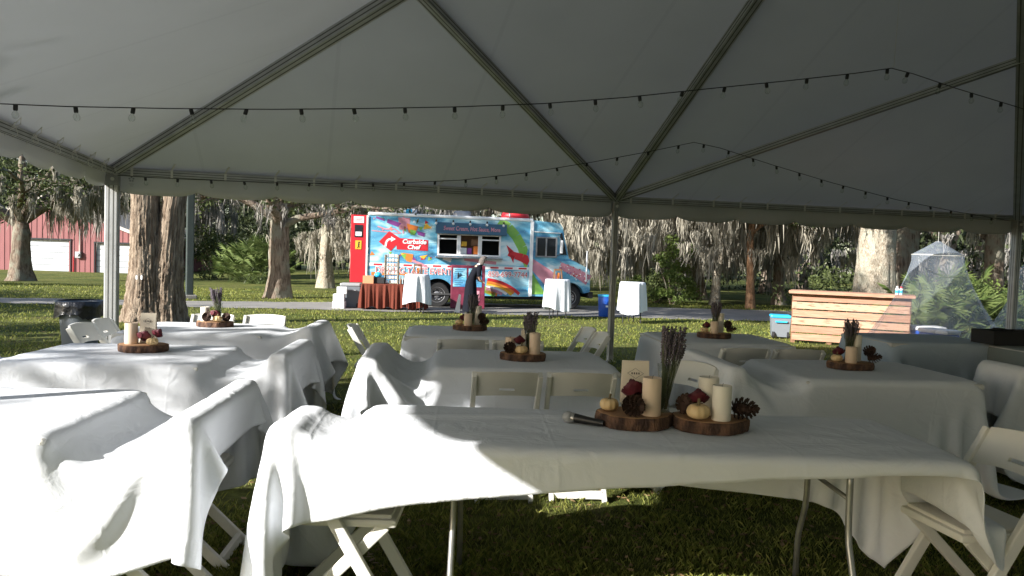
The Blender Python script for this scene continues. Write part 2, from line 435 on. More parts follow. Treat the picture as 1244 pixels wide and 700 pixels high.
M['green'] = mat('green_print', (0.13, 0.38, 0.05), 0.5, c2=(0.28, 0.50, 0.10), scale=2)
M['pink'] = mat('pink_print', (0.62, 0.28, 0.34), 0.5, c2=(0.50, 0.20, 0.25), scale=3)
M['purple'] = mat('purple_print', (0.22, 0.05, 0.25), 0.5)
M['navy'] = mat('navy_panel', (0.035, 0.10, 0.17), 0.5)
M['white_paint'] = mat('white_trim_paint', (0.78, 0.79, 0.80), 0.45)
M['dark_glass'] = mat('dark_window', (0.012, 0.016, 0.02), 0.12)
M['interior'] = mat('truck_interior', (0.05, 0.05, 0.05), 0.7)
M['skin'] = mat('skin', (0.50, 0.30, 0.22), 0.6)
M['hair'] = mat('grey_hair', (0.15, 0.125, 0.11), 0.8, c2=(0.06, 0.05, 0.045), scale=30, bump=0.4, bscale=60)
M['dress'] = mat('charcoal_dress', (0.007, 0.008, 0.012), 0.95, spec=0.08, c2=(0.012, 0.013, 0.018), scale=40)
M['brick_tan'] = mat('cardboard', (0.50, 0.24, 0.12), 0.8)
def truck_paint():
    m, nt, b = nodes_of('truck_wrap'); N = nt.nodes; L = nt.links
    tc = N.new('ShaderNodeTexCoord'); mp = N.new('ShaderNodeMapping'); mp.inputs['Scale'].default_value = (0.55, 1, 1.3); mp.inputs['Rotation'].default_value = (0, 0.5, 0)
    L.new(tc.outputs['Object'], mp.inputs[0])
    n = N.new('ShaderNodeTexNoise'); n.inputs['Scale'].default_value = 1.5; n.inputs['Detail'].default_value = 3; n.inputs['Distortion'].default_value = 1.4
    L.new(mp.outputs[0], n.inputs['Vector'])
    r = N.new('ShaderNodeValToRGB'); e = r.color_ramp.elements
    e[0].position = 0.30; e[0].color = (0.045, 0.19, 0.38, 1); e[1].position = 0.70; e[1].color = (0.68, 0.78, 0.80, 1)
    k = e.new(0.48); k.color = (0.13, 0.40, 0.56, 1); k = e.new(0.58); k.color = (0.36, 0.60, 0.68, 1)
    L.new(n.outputs[0], r.inputs[0])
    v = N.new('ShaderNodeTexVoronoi'); v.inputs['Scale'].default_value = 16
    L.new(tc.outputs['Object'], v.inputs['Vector'])
    r2 = N.new('ShaderNodeValToRGB'); r2.color_ramp.elements[0].position = 0.13; r2.color_ramp.elements[1].position = 0.2
    r2.color_ramp.elements[0].color = (0.30, 0.30, 0.30, 1); r2.color_ramp.elements[1].color = (0, 0, 0, 1)
    L.new(v.outputs['Distance'], r2.inputs[0])
    mx = N.new('ShaderNodeMixRGB'); mx.inputs[2].default_value = (0.75, 0.85, 0.9, 1)
    L.new(r2.outputs[0], mx.inputs[0]); L.new(r.outputs[0], mx.inputs[1]); L.new(mx.outputs[0], b.inputs['Base Color'])
    b.inputs['Roughness'].default_value = 0.35
    return m
M['wrap'] = truck_paint()
# ------------------------------------------------------------------ ground and road
def ground():
    xs = np.unique(np.concatenate([np.linspace(-160, -40, 13), np.linspace(-40, 40, 81), np.linspace(40, 160, 13)]))
    ys = np.unique(np.concatenate([np.linspace(-60, -6, 10), np.linspace(-6, 60, 67), np.linspace(60, 220, 17)]))
    V = np.array([(x, y, gz(x, y)) for y in ys for x in xs])
    nx = len(xs)
    F = np.array([(j * nx + i, j * nx + i + 1, (j + 1) * nx + i + 1, (j + 1) * nx + i) for j in range(len(ys) - 1) for i in range(nx - 1)])
    tag(link('ground', np_mesh('ground', V, F, M['lawn'], True)), kind='structure')
ground()
ROAD = [(-45, 17.2, 1.1), (-28, 18.4, 1.0), (-14, 20.2, 1.0), (-7, 21.6, 1.35), (-2, 23.0, 2.3), (4, 23.7, 2.5), (9, 24.2, 2.5), (16, 25.2, 2.3), (28, 27.5, 2.2), (60, 33, 2.2)]
def road():
    pts = []
    for i in range(len(ROAD) - 1):
        for t in np.linspace(0, 1, 16, endpoint=False):
            a, b = ROAD[i], ROAD[i + 1]
            pts.append([a[k] + (b[k] - a[k]) * t for k in range(3)])
    V = []; F = []
    r = random.Random(3)
    for i, (x, y, w) in enumerate(pts):
        x2, y2, _ = pts[min(i + 1, len(pts) - 1)]; x1, y1, _ = pts[max(i - 1, 0)]
        d = Vector((x2 - x1, y2 - y1)).normalized(); n = Vector((-d.y, d.x))
        for k in range(7):
            s = (k / 3 - 1) * w
            if k in (0, 6): s += r.uniform(-0.15, 0.15)
            q = Vector((x, y)) + n * s
            V.append((q.x, q.y, gz(q.x, q.y) + 0.012 + 0.02 * (1 - (k / 3 - 1) ** 2)))
    for i in range(len(pts) - 1):
        for k in range(6):
            F.append((i * 7 + k, (i + 1) * 7 + k, (i + 1) * 7 + k + 1, i * 7 + k + 1))
    tag(link('road', np_mesh('road', np.array(V), np.array(F)[:, ::-1], M['road'], True)), kind='structure')
road()
# ------------------------------------------------------------------ tent
EAVE = 2.40
TC = P(137, 208, EAVE); TM = P(748, 242.5, EAVE); TR = P(1236, 265.5, EAVE)
TNL = TC + Vector((0.262, -0.965, 0)) * 13.0
TNR = TR + Vector((0.20, -0.98, 0)) * 13.0
TML = TC.lerp(TNL, 0.5); TMR = TR.lerp(TNR, 0.5); TMN = TNL.lerp(TNR, 0.5)
PEAK = Vector((2.78, 4.25, 5.22))
tent = thing('tent', 'large white frame marquee with grey aluminium poles over the tables', 'tent', (0, 0, 0))
def roof_panel(a, b, c, sag=0.09, n=14):
    a = a + (a - c).normalized() * 0.07; b = b + (b - c).normalized() * 0.07      # the sheet laps over the eave
    up = Vector((0, 0, 0.075)); V = []; idx = {}
    for i in range(n + 1):
        for j in range(n + 1 - i):
            u, v = i / n, j / n; w = 1 - u - v
            p = a * u + b * v + c * w + up
            p.z -= sag * 27 * u * v * w * 0.35
            idx[(i, j)] = len(V); V.append(tuple(p))
    F = []
    for i in range(n):
        for j in range(n - i):
            F.append((idx[(i, j)], idx[(i + 1, j)], idx[(i, j + 1)]))
            if i + j < n - 1: F.append((idx[(i + 1, j)], idx[(i + 1, j + 1)], idx[(i, j + 1)]))
    mb = MB(); mb.add(V, F)
    o = mb.build('roof_panel', M['vinyl'], tent, smooth=True); dd = (b - a).normalized()
    at_ = o.data.attributes.new('along', 'FLOAT', 'POINT')
    at_.data.foreach_set('value', [40.0 + (v.co - c).dot(dd) for v in o.data.vertices])
    return o
for a, b in ((TC, TM), (TM, TR), (TR, TMR), (TMR, TNR), (TNR, TMN), (TMN, TNL), (TNL, TML), (TML, TC)):
    roof_panel(a, b, PEAK)
def rail(a, b, name, w=0.075, h=0.075, drop=0.0):
    d = Vector((0, 0, drop)); m = MB()
    m.mat(M['alu']).bar(a + d, b + d, w, h)
    dirv = (b - a).normalized(); side = dirv.cross(Vector((0, 0, 1))).normalized()
    upv = side.cross(dirv)
    m.mat(M['alu_dark'])
    for s in (-1, 1):                                       # the two dark keder grooves on each face
        for k in (-0.22, 0.20):
            o = side * (w / 2 + 0.001) * s + upv * (h * k)
            m.bar(a + d + o, b + d + o, 0.004, h * 0.10)
    for k in (-0.24, 0.24):
        o = -upv * (h / 2 + 0.001) + side * (w * k)
        m.bar(a + d + o, b + d + o, w * 0.10, 0.004)
    return m.build(name, None, tent)
for a, b in ((TC, TM), (TM, TR), (TR, TMR), (TMR, TNR), (TNR, TMN), (TMN, TNL), (TNL, TML), (TML, TC)):
    rail(a, b, 'eave_rail')
HC = TC.lerp(PEAK, 0.515); HR = TR.lerp(PEAK, 0.505); HNL = TNL.lerp(PEAK, 0.5); HNR = TNR.lerp(PEAK, 0.5)
for a in (TC, TR, TNL, TNR): rail(a, PEAK, 'rafter', 0.13 if a is TC else 0.11, 0.10)
for a in (TM, TML, TMR, TMN): rail(a, PEAK, 'rafter', 0.10, 0.09)
for a, b in ((TM, HC), (TM, HR), (TML, HC), (TML, HNL), (TMR, HR), (TMR, HNR), (TMN, HNL), (TMN, HNR)):
    rail(a, b, 'jack_rafter', 0.09, 0.08)
def post(p, w):
    g = gz(p.x, p.y); m = MB()
    ang = math.atan2((TM - TC).y, (TM - TC).x)
    R = Matrix.Translation((p.x, p.y, 0)) @ Matrix.Rotation(ang, 4, 'Z')
    m.mat(M['alu']).cbox((0, 0, (EAVE - 0.03 + g) / 2), (w, w, EAVE - 0.03 - g), w * 0.08, R)
    m.mat(M['alu_dark'])
    for s in (-1, 1):
        for k in (-0.17, 0.17):
            m.box((w * k, s * (w / 2 + 0.0005), 1.2), (w * 0.07, 0.003, 2.2), R)
            m.box((s * (w / 2 + 0.0005), w * k, 1.2), (0.003, w * 0.07, 2.2), R)
    o = m.build('post', None, tent)
    mb = MB().box((0, 0, g + 0.006), (w * 2, w * 2, 0.012), R); mb.build('base_plate', M['steel'], o)
    mc = MB().cbox((0, 0, EAVE - 0.11), (w * 1.08, w * 1.08, 0.13), 0.006, R); mc.build('corner_sleeve', M['steel'], o)
    mk = MB().tube([R @ Vector((w * 0.1, -w / 2 - 0.02, EAVE - 0.1)), R @ Vector((w * 0.1, -w / 2 + 0.01, EAVE - 0.1))], 0.022, 12); mk.build('pin', M['strap'], o)
post(TC, 0.145); post(TR, 0.11)
for q in (TM, TML, TMR, TMN): post(q, 0.078)
post(TNL, 0.145); post(TNR, 0.145)
def valance(a, b, seed, deep=0.27):
    L = (b - a).length; d = (b - a) / L; per = 0.93; nseg = max(1, round(L / per)); per = L / nseg
    N = nseg * 16; V = []; F = []; r = random.Random(seed)
    out = Vector((d.y, -d.x, 0))
    c = (TC + TR + TNL + TNR) / 4
    if (a - c).dot(out) < 0: out = -out
    ph = r.uniform(0, 6)
    for i in range(N + 1):
        t = L * i / N; f = (t / per) % 1.0
        drop = deep - 0.065 * abs(2 * f - 1) ** 4
        if i in (0, N): drop = deep - 0.085
        for k in range(5):
            z = EAVE + 0.075 - (drop + 0.075) * k / 4
            w = 0.045 + 0.014 * k * math.sin(t * 4.1 + ph) * 0.5 + 0.008 * k
            p = a + d * t + out * w
            V.append((p.x, p.y, z))
    for i in range(N):
        for k in range(4):
            F.append((i * 5 + k, i * 5 + k + 1, (i + 1) * 5 + k + 1, (i + 1) * 5 + k))
    m = MB(); m.add(V, F)
    o = m.build('valance', M['valance'], tent, smooth=True)
    so = o.modifiers.new('thick', 'SOLIDIFY'); so.thickness = 0.003
for k, (a, b) in enumerate(((TC, TM), (TM, TR), (TR, TMR), (TMR, TNR), (TNR, TMN), (TMN, TNL), (TNL, TML), (TML, TC))):
    valance(a, b, k, 0.21 if k >= 6 else 0.27)
def straps(a, b, seed):
    r = random.Random(seed); L = (b - a).length; d = (b - a) / L; t = 0.22
    inn = Vector((-d.y, d.x, 0))
    if (PEAK - a).dot(inn) < 0: inn = -inn
    while t < L - 0.1:
        p = a + d * t; m = MB()
        m.bar(p + inn * 0.043 + Vector((0, 0, -0.05)), p + inn * 0.043 + Vector((0, 0, 0.05)), 0.028, 0.006, up=inn)
        m.bar(p + inn * 0.043 + Vector((0, 0, 0.05)), p + inn * 0.13 + d * 0.05 + Vector((0, 0, 0.115)), 0.022, 0.005)
        m.build('strap', M['strap'], tent)
        t += r.uniform(0.42, 0.66)
straps(TC, TM, 1); straps(TM, TR, 2)
def rope_ties(a, b):                                       # looped cords lacing the left edge
    r = random.Random(9); L = (b - a).length; d = (b - a) / L; t = 0.12
    inn = Vector((-d.y, d.x, 0))
    if (PEAK - a).dot(inn) < 0: inn = -inn
    while t < 6.2:
        p = a + d * t; m = MB()
        m.tube([p + inn * -0.03 + Vector((0, 0, -0.05)), p + inn * 0.046 + d * 0.06 + Vector((0, 0, 0.02)), p + inn * 0.14 + d * 0.16 + Vector((0, 0, 0.075))], 0.0042, 5)
        m.tube([p + inn * 0.14 + d * 0.16 + Vector((0, 0, 0.075)), p + inn * 0.10 + d * 0.05 + Vector((0, 0, 0.04)), p + inn * 0.05 + d * 0.12 + Vector((0, 0, -0.02))], 0.0036, 5)
        c = p + inn * 0.075 + d * 0.10 + Vector((0, 0, -0.01)); rr = r.uniform(0.035, 0.06)
        m.tube([c + d * (rr * math.cos(q)) + Vector((0, 0, rr * 1.15 * math.sin(q))) + inn * (0.01 * math.sin(2 * q)) for q in np.linspace(0.2, 2 * PI - r.uniform(0.2, 1.2), 15)], 0.0034, 5)
        m.build('rope_tie', M['rope'], tent)
        t += r.uniform(0.45, 0.62)
rope_ties(TC, TNL)
# faded maker's mark printed on the valance beside the corner post
d = (TM - TC).normalized(); inn = Vector((d.y, -d.x, 0)); mk = MB()
o0 = TC + d * 0.205 + inn * -0.02 + Vector((0, 0, -0.085))
Rm = Matrix(((d.x, 0, -inn.x, 0), (d.y, 0, -inn.y, 0), (0, 1, 0, 0), (0, 0, 0, 1)))
for k in range(5):
    q = PI / 2 + k * 2 * PI / 5
    c = o0 + d * (0.024 * math.cos(q)) + Vector((0, 0, 0.024 * math.sin(q)))
    mk.tube([c + inn * 0.002, c + inn * 0.005], 0.013, 5)
for k in range(3): mk.bar(o0 + d * (-0.028 + 0.008 * k) + Vector((0, 0, -0.055 - 0.014 * k)) + inn * 0.003, o0 + d * (0.03 - 0.006 * k) + Vector((0, 0, -0.058 - 0.014 * k)) + inn * 0.003, 0.003, 0.004)
mk.build('printed_mark', M['grey_lid'], tent)
# ------------------------------------------------------------------ string lights
_sm = MB().lathe([(0.0125, 0), (0.015, -0.006), (0.015, -0.035), (0.0125, -0.042)], 10).mesh('socket', M['black'])
_bm = MB().lathe([(0.009, -0.040), (0.013, -0.048), (0.021, -0.060), (0.0235, -0.072), (0.020, -0.086), (0.011, -0.096), (0.002, -0.099)], 12).mesh('bulb', M['glass'], True)
_fm = MB().tube([(0, 0, -0.045), (0.003, 0, -0.062), (-0.003, 0, -0.07), (0, 0, -0.078)], 0.0016, 5).mesh('filament', M['strap'])
def string_light(pts, label, spacing=0.38, start=0.1, sway=0.25, seed=0):
    s = thing('string_light', label, 'string lights', pts[0], 0, 'festoon strings of clear bulbs')
    r = random.Random(seed); o = Vector(pts[0]); pts = [Vector(p) - o for p in pts]
    fine = []
    for i in range(len(pts) - 1):
        for t in np.linspace(0, 1, 8, endpoint=False): fine.append(pts[i].lerp(pts[i + 1], t))
    fine.append(pts[-1])
    MB().tube(fine, 0.0042, 5).build('cable', M['black'], s)
    acc = -start
    for i in range(len(fine) - 1):
        a, b = fine[i], fine[i + 1]; seg = (b - a).length
        while acc + seg >= spacing or (acc < 0 <= acc + seg):
            need = (0 - acc) if acc < 0 else spacing - acc
            if need > seg: break
            t = need / seg; p = a.lerp(b, t); a = p; seg -= need; acc = 0
            rot = (r.uniform(-sway, sway), r.uniform(-sway, sway), r.uniform(0, 6))
            k = link('socket', _sm, s, p, rot)
            link('bulb', _bm, k); 
            link('filament', _fm, k)
            if seg <= 1e-6: break
            if spacing > seg: break
        acc += seg
    return s
A = [PD(-30, 125, 5.1), PD(80, 129.5, 5.2), PD(205, 132, 5.3), PD(330, 133, 5.45), PD(445, 132, 5.6), PD(555, 130, 5.75), PD(660, 126, 5.9), PD(760, 118.5, 6.05), PD(860, 108, 6.2), PD(960, 98, 6.35), PD(1040, 89, 6.45), PD(1083, 83, 6.5)]
sA = string_light(A, 'string of clear bulbs sagging across the inside of the marquee roof', start=0.25, seed=1)
B2 = [PD(1083, 83, 6.5), PD(1110, 90, 6.6), PD(1160, 107, 6.75), PD(1232, 129, 7.0), PD(1300, 150, 7.2)]
string_light(B2, 'string of clear bulbs dropping from the tie wire to the marquee side', start=0.2, seed=2)
B1 = [PD(143, 213, 8.85), PD(185, 216, 8.8), PD(290, 220.5, 8.9), PD(400, 223, 9.1), PD(480, 222.5, 9.2), PD(560, 219, 9.25), PD(640, 210, 9.25), PD(720, 197, 9.25), PD(790, 184, 9.2), PD(843, 173, 9.15)]
string_light(B1, 'string of clear bulbs along the marquee eave facing the food truck', start=0.35, seed=3)
B3 = [PD(843, 173, 9.15), PD(875, 180, 9.3), PD(940, 201, 9.6), PD(1010, 222, 9.95), PD(1090, 243, 10.3), PD(1160, 257, 10.6), PD(1225, 268, 10.9)]
string_light(B3, 'string of clear bulbs sloping down beside the pallet bar end of the eave', start=0.15, seed=4)
B4 = [PD(5, 184, 11.0), PD(45, 194, 10.5), PD(90, 206, 9.9), PD(130, 214, 9.15)]
string_light(B4, 'string of clear bulbs running outside from the corner post to the oak', spacing=0.3, start=0.1, seed=5)
for a, nm in ((A[-1], 0), (B1[-1], 1)):
    w = MB().tube([a, a + Vector((0.02, 0, 0.02)), Vector((a.x + 0.05, a.y, a.z + (1.05 if nm == 0 else 0.0)))], 0.002, 5)
    if nm == 0: tag(w.build('tie_wire', M['rope']), 'thin tie wire holding up the higher bulb string', 'wire')
# ------------------------------------------------------------------ cloth solver
def drape(X, wx, wy, boxes, steps=260, iters=7, dt=0.012, margin=0.012, floor=0.05, noise=None, wide=None):
    """position based cloth: X (n,ny,nx,3) sheets falling on axis aligned boxes (n,b,6)"""
    n, ny, nx, _ = X.shape
    sx = wx / (nx - 1); sy = wy / (ny - 1)
    if noise is None: noise = np.ones((n, ny, nx))
    rx = sx * 0.5 * (noise[:, :, 1:] + noise[:, :, :-1]); ry = sy * 0.5 * (noise[:, 1:] + noise[:, :-1])
    if wide is not None: ry = ry * wide[None, None, :]
    sd = np.sqrt((0.5 * (rx[:, :-1] + rx[:, 1:])) ** 2 + (0.5 * (ry[:, :, :-1] + ry[:, :, 1:])) ** 2)
    V = np.zeros_like(X)
    def solve(A, B, rest, k):
        d = B - A; l = np.sqrt(np.einsum('...i,...i->...', d, d)) + 1e-9
        c = d * ((l - rest) / l * (0.5 * k))[..., None]
        A += c; B -= c
    def bend(X, ax, rest, k):
        if ax == 2: A, B = X[:, :, :-2], X[:, :, 2:]
        else: A, B = X[:, :-2], X[:, 2:]
        d = B - A; l = np.sqrt(np.einsum('...i,...i->...', d, d)) + 1e-9
        c = d * (np.minimum(l - rest, 0) / l * (0.5 * k))[..., None]
        A += c * 0.5; B -= c * 0.5
    nb = boxes.shape[1]
    for st in range(steps):
        V[..., 2] -= 9.8 * dt
        Q = X + V * dt
        for it in range(iters):
            for o in (0, 1):
                m = (nx - o) // 2 * 2
                solve(Q[:, :, o:o + m:2], Q[:, :, o + 1:o + m:2], rx[:, :, o:o + m:2], 1.0)
                m = (ny - o) // 2 * 2
                solve(Q[:, o:o + m:2], Q[:, o + 1:o + m:2], ry[:, o:o + m:2], 1.0)
            if it % 2 == 0:
                for o in (0, 1):
                    m = (nx - o) // 2 * 2
                    solve(Q[:, :-1, o:o + m:2], Q[:, 1:, o + 1:o + m:2], sd[:, :, o:o + m:2], 0.35)
                    solve(Q[:, 1:, o:o + m:2], Q[:, :-1, o + 1:o + m:2], sd[:, :, o:o + m:2], 0.35)
                bend(Q, 2, 2 * sx, 0.22); bend(Q, 1, 2 * sy, 0.22)
            if it >= iters - 2 or it == 2:
                for b in range(nb):
                    lo = boxes[:, b, :3] - margin; hi = boxes[:, b, 3:] + margin
                    lo = lo[:, None, None, :]; hi = hi[:, None, None, :]
                    ins = np.all((Q > lo) & (Q < hi), axis=-1)
                    if not ins.any(): continue
                    q = Q[ins]; L = np.broadcast_to(lo, Q.shape)[ins]; H = np.broadcast_to(hi, Q.shape)[ins]
                    pen = np.stack([q[:, 0] - L[:, 0], H[:, 0] - q[:, 0], q[:, 1] - L[:, 1], H[:, 1] - q[:, 1], (H[:, 2] - q[:, 2]) * (1.0 if b == 0 else 0.22)], 1)
                    k = pen.argmin(1); r = np.arange(len(q))
                    old = X[ins]
                    q2 = q + (old - q) * 0.35 * np.array([1, 1, 0])      # friction
                    q2[k == 0, 0] = L[k == 0, 0]; q2[k == 1, 0] = H[k == 1, 0]
                    q2[k == 2, 1] = L[k == 2, 1]; q2[k == 3, 1] = H[k == 3, 1]; q2[k == 4, 2] = H[k == 4, 2]
                    Q[ins] = q2
                np.maximum(Q[..., 2], floor, out=Q[..., 2])
        V = (Q - X) / dt * 0.975
        sp = np.sqrt((V ** 2).sum(-1, keepdims=True)); V *= np.minimum(1, 3.0 / (sp + 1e-9))
        X = Q
    return X
def smooth_noise(n, ny, nx, amp, cells=7):
    out = np.ones((n, ny, nx))
    for k in range(n):
        g = rng.normal(size=(cells + 2, cells + 2))
        u = np.linspace(0, cells, nx); v = np.linspace(0, cells, ny)
        iu = u.astype(int); iv = v.astype(int); fu = u - iu; fv = (v - iv)[:, None]
        a = g[iv][:, iu] * (1 - fu) + g[iv][:, iu + 1] * fu
        b = g[iv + 1][:, iu] * (1 - fu) + g[iv + 1][:, iu + 1] * fu
        out[k] += amp * (a * (1 - fv) + b * fv)
    return out
def sheet(name, X, m, loc, rz, sub, label, group=None, size=None):
    ny, nx, _ = X.shape
    i = np.arange(ny * nx).reshape(ny, nx)
    F = np.stack([i[:-1, :-1], i[:-1, 1:], i[1:, 1:], i[1:, :-1]], -1).reshape(-1, 4)
    o = link(name, np_mesh(name, X.reshape(-1, 3), F, m, True), None, loc, (0, 0, rz))
    if size:
        u, v = np.meshgrid(np.linspace(0, size[0], nx), np.linspace(0, size[1], ny))
        e = np.minimum(np.minimum(u, size[0] - u), np.minimum(v, size[1] - v))
        a = o.data.attributes.new('rest', 'FLOAT_VECTOR', 'POINT')
        a.data.foreach_set('vector', np.stack([u + 0.1, v + 0.13, e], -1).astype(np.float32).ravel())
    if sub:
        s = o.modifiers.new('smooth', 'SUBSURF'); s.levels = sub; s.render_levels = sub
    so = o.modifiers.new('thick', 'SOLIDIFY'); so.thickness = 0.0025; so.offset = 1.0
    return tag(o, label, 'tablecloth', group)
# ------------------------------------------------------------------ chairs
def make_chair():
    t = thing('folding_chair', 'white folding chair', 'chair')
    W = 0.44
    for s in (-1, 1):
        x = s * (W / 2 - 0.018)
        MB().bar((x, 0.225, 0.0), (x, -0.245, 0.79), 0.030, 0.052, up=(0, 0.9, 0.5), b=0.006).build('back_post', M['resin'], t)
        x2 = s * (W / 2 - 0.055)
        MB().bar((x2, -0.27, 0.0), (x2, 0.155, 0.425), 0.028, 0.048, up=(0, -0.7, 0.7), b=0.006).build('leg', M['resin'], t)
    MB().bar((-W / 2 + 0.03, 0.203, 0.04), (W / 2 - 0.03, 0.203, 0.04), 0.028, 0.05, b=0.005).build('crossbar', M['resin'], t)
    MB().bar((-W / 2 + 0.065, -0.235, 0.04), (W / 2 - 0.065, -0.235, 0.04), 0.028, 0.05, b=0.005).build('crossbar', M['resin'], t)
    st = MB().cbox((0, 0.0, 0.435), (W - 0.068, 0.40, 0.035), 0.012).build('seat', M['resin'], t, angle=40)
    MB().cbox((0, 0.0, 0.459), (W - 0.10, 0.36, 0.02), 0.009).build('seat_pad', M['pad'], st, angle=40)
    # arched, slightly dished backrest with a hand slot
    V = []; F = []; n = 16
    dirn = Vector((0, -0.47, 0.79)).normalized(); base = Vector((0, -0.245, 0.79))
    for side in (0, 1):
        for i in range(n + 1):
            u = i / n * 2 - 1; x = u * (W / 2 - 0.03)
            dish = -0.030 * (1 - u * u)
            top = 0.012 * (1 - u * u) + 0.012; bot = -0.175 + 0.014 * (1 - u * u)
            for h in (bot, -0.125, -0.105, top):
                p = base + dirn * h + Vector((0, dish + (0.009 if side else -0.009), 0)); p.x = x
                V.append(tuple(p))
    m = (n + 1) * 4
    for i in range(n):
        hole = 6 <= i <= 9
        for k in range(3):
            if hole and k == 1: continue
            a = i * 4 + k; b = a + 4
            F.append((a, b, b + 1, a + 1)); F.append((m + a, m + a + 1, m + b + 1, m + b))
        F.append((i * 4 + 3, i * 4 + 7, m + i * 4 + 7, m + i * 4 + 3)); F.append((i * 4, m + i * 4, m + i * 4 + 4, i * 4 + 4))
        if hole:
            for k in (1, 2): F.append((i * 4 + k, i * 4 + k + 4, m + i * 4 + k + 4, m + i * 4 + k))
    for i in (6, 10):
        F.append((i * 4 + 1, i * 4 + 2, m + i * 4 + 2, m + i * 4 + 1))
    for i in (0, n):
        for k in range(3): F.append((i * 4 + k, i * 4 + k + 1, m + i * 4 + k + 1, m + i * 4 + k))
    b = MB(); b.add(V, F); b.build('backrest', M['resin'], t, angle=35)
    return t
chair_proto = make_chair()
chair_used = [False]
def chair(x, y, rz, label, group=None, lean=0.0, z=0.0):
    c = chair_proto if not chair_used[0] else copy_tree(chair_proto)
    chair_used[0] = True
    c.location = (x, y, gz(x, y) + z); c.rotation_euler = (0, lean, rz)
    c['label'] = label
    if group: c['group'] = group
    elif 'group' in c: del c['group']
    return c
# ------------------------------------------------------------------ square tables
TW, TD, TH = 1.25, 1.0, 0.755
YAW = math.radians(5)
TABLES = [  # name, centre, end chairs under the cloth (side, offset), cloth shift, cloth material, description
    ('t1', (-2.42, 3.22), [('R', -0.27), ('R', 0.23)], (0.07, -0.01), 'cloth', 'beside the marquee side, its cloth over two chairs'),
    ('t2', (-2.60, 5.02), [('R', -0.20), ('R', 0.24), ('L', 0.1)], (0.08, 0.0), 'cloth', 'between the two other tables by the corner post'),
    ('t3', (-2.80, 6.78), [('R', 0.12), ('R', -0.3)], (0.1, 0.0), 'cloth', 'with candle and red flower nearest the twin oak'),
    ('t4', (-0.40, 7.25), [], (-0.05, 0.0), 'cloth', 'in the middle row facing the food truck'),
    ('t5', (0.09, 5.36), [('L', 0.02), ('L', -0.4)], (-0.14, 0.0), 'cloth', 'behind the long microphone table'),
    ('t6', (2.52, 5.36), [('L', -0.25), ('L', 0.25)], (-0.14, 0.0), 'cloth', 'in shade between long table and pallet bar'),
    ('t7', (2.02, 7.35), [], (-0.06, 0.0), 'cloth', 'in shade just inside the middle post'),
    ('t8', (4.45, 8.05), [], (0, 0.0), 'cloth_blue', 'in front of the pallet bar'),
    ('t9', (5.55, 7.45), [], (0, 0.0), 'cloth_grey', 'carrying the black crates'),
    ('t10', (4.72, 5.45), [('L', 0.1)], (-0.08, 0.0), 'cloth', 'in deep shade before the grey clothed table'),
]
CW, CD = 2.76, 1.84
NX, NY = 66, 47
GAP = {'t1': 0.50, 't2': 0.47, 't3': 0.40, 't5': 0.42, 't6': 0.46, 't10': 0.42}
boxes = np.full((len(TABLES), 10, 6), 50.0)
for i, (nm, c, ch, sh, cm, ds) in enumerate(TABLES):
    boxes[i, 0] = (-TW / 2, -TD / 2, -1, TW / 2, TD / 2, TH)
    for k, (sd, off) in enumerate(ch):
        x0 = TW / 2 + GAP[nm] - 0.05; x1 = x0 + 0.10
        for j, (q0, q1, top) in enumerate(((x0 - 0.01, x1 + 0.005, 0.822), (x0 - 0.11, x0 + 0.02, 0.66), (x0 - 0.25, x0 - 0.08, 0.50))):
            if sd == 'R': boxes[i, 1 + k * 3 + j] = (q0, off - 0.235, -1, q1, off + 0.235, top)
            else: boxes[i, 1 + k * 3 + j] = (-q1, off - 0.235, -1, -q0, off + 0.235, top)
boxes[4, 7] = (-0.40, -0.80, -1, 0.04, -0.40, 0.475); boxes[4, 8] = (0.08, -0.80, -1, 0.52, -0.40, 0.475)      # seats pushed in under the near side
XS = {}
for names, NX, NY, it in ((('t1', 't2', 't5', 't6'), 92, 66, 9), (('t3', 't4', 't7', 't8', 't9', 't10'), 58, 42, 6)):
    ids = [i for i, t in enumerate(TABLES) if t[0] in names]
    X0 = np.zeros((len(ids), NY, NX, 3))
    for k, i in enumerate(ids):
        sh = TABLES[i][3]
        gx, gy = np.meshgrid(np.linspace(-CW / 2, CW / 2, NX) + sh[0], np.linspace(-CD / 2, CD / 2, NY) + sh[1])
        X0[k, ..., 0] = gx; X0[k, ..., 1] = gy; X0[k, ..., 2] = 0.87 + 0.008 * rng.normal(size=gx.shape)
    R_ = drape(X0, CW, CD, boxes[ids], steps=230, iters=it, noise=smooth_noise(len(ids), NY, NX, 0.010, 11))
    for k, i in enumerate(ids): XS[i] = R_[k]
def square_table(c, desc):
    t = thing('folding_table', 'square folding table under a cloth ' + desc, 'table', (c[0], c[1], 0), YAW)
    MB().cbox((0, 0, TH - 0.022), (TW - 0.01, TD - 0.01, 0.04), 0.012).build('tabletop', M['plastic_top'], t)
    for sx in (-1, 1):
        for sy in (-1, 1):
            MB().tube([(sx * (TW / 2 - 0.14), sy * (TD / 2 - 0.1), 0), (sx * (TW / 2 - 0.14), sy * (TD / 2 - 0.1), TH - 0.04)], 0.014, 8).build('leg', M['steel'], t)
    return t
SHORT = {'t1': 'the table at the marquee side', 't2': 'the table under the corner post', 't3': 'the table by the twin oak', 't5': 'the table behind the microphone', 't6': 'the shaded table before the bar', 't10': 'the table in deep shade'}
CN = {'cloth': 'white', 'cloth_blue': 'pale blue', 'cloth_grey': 'grey green'}
def tpoint(c, lx, ly):
    return (c[0] + lx * math.cos(YAW) - ly * math.sin(YAW), c[1] + lx * math.sin(YAW) + ly * math.cos(YAW))
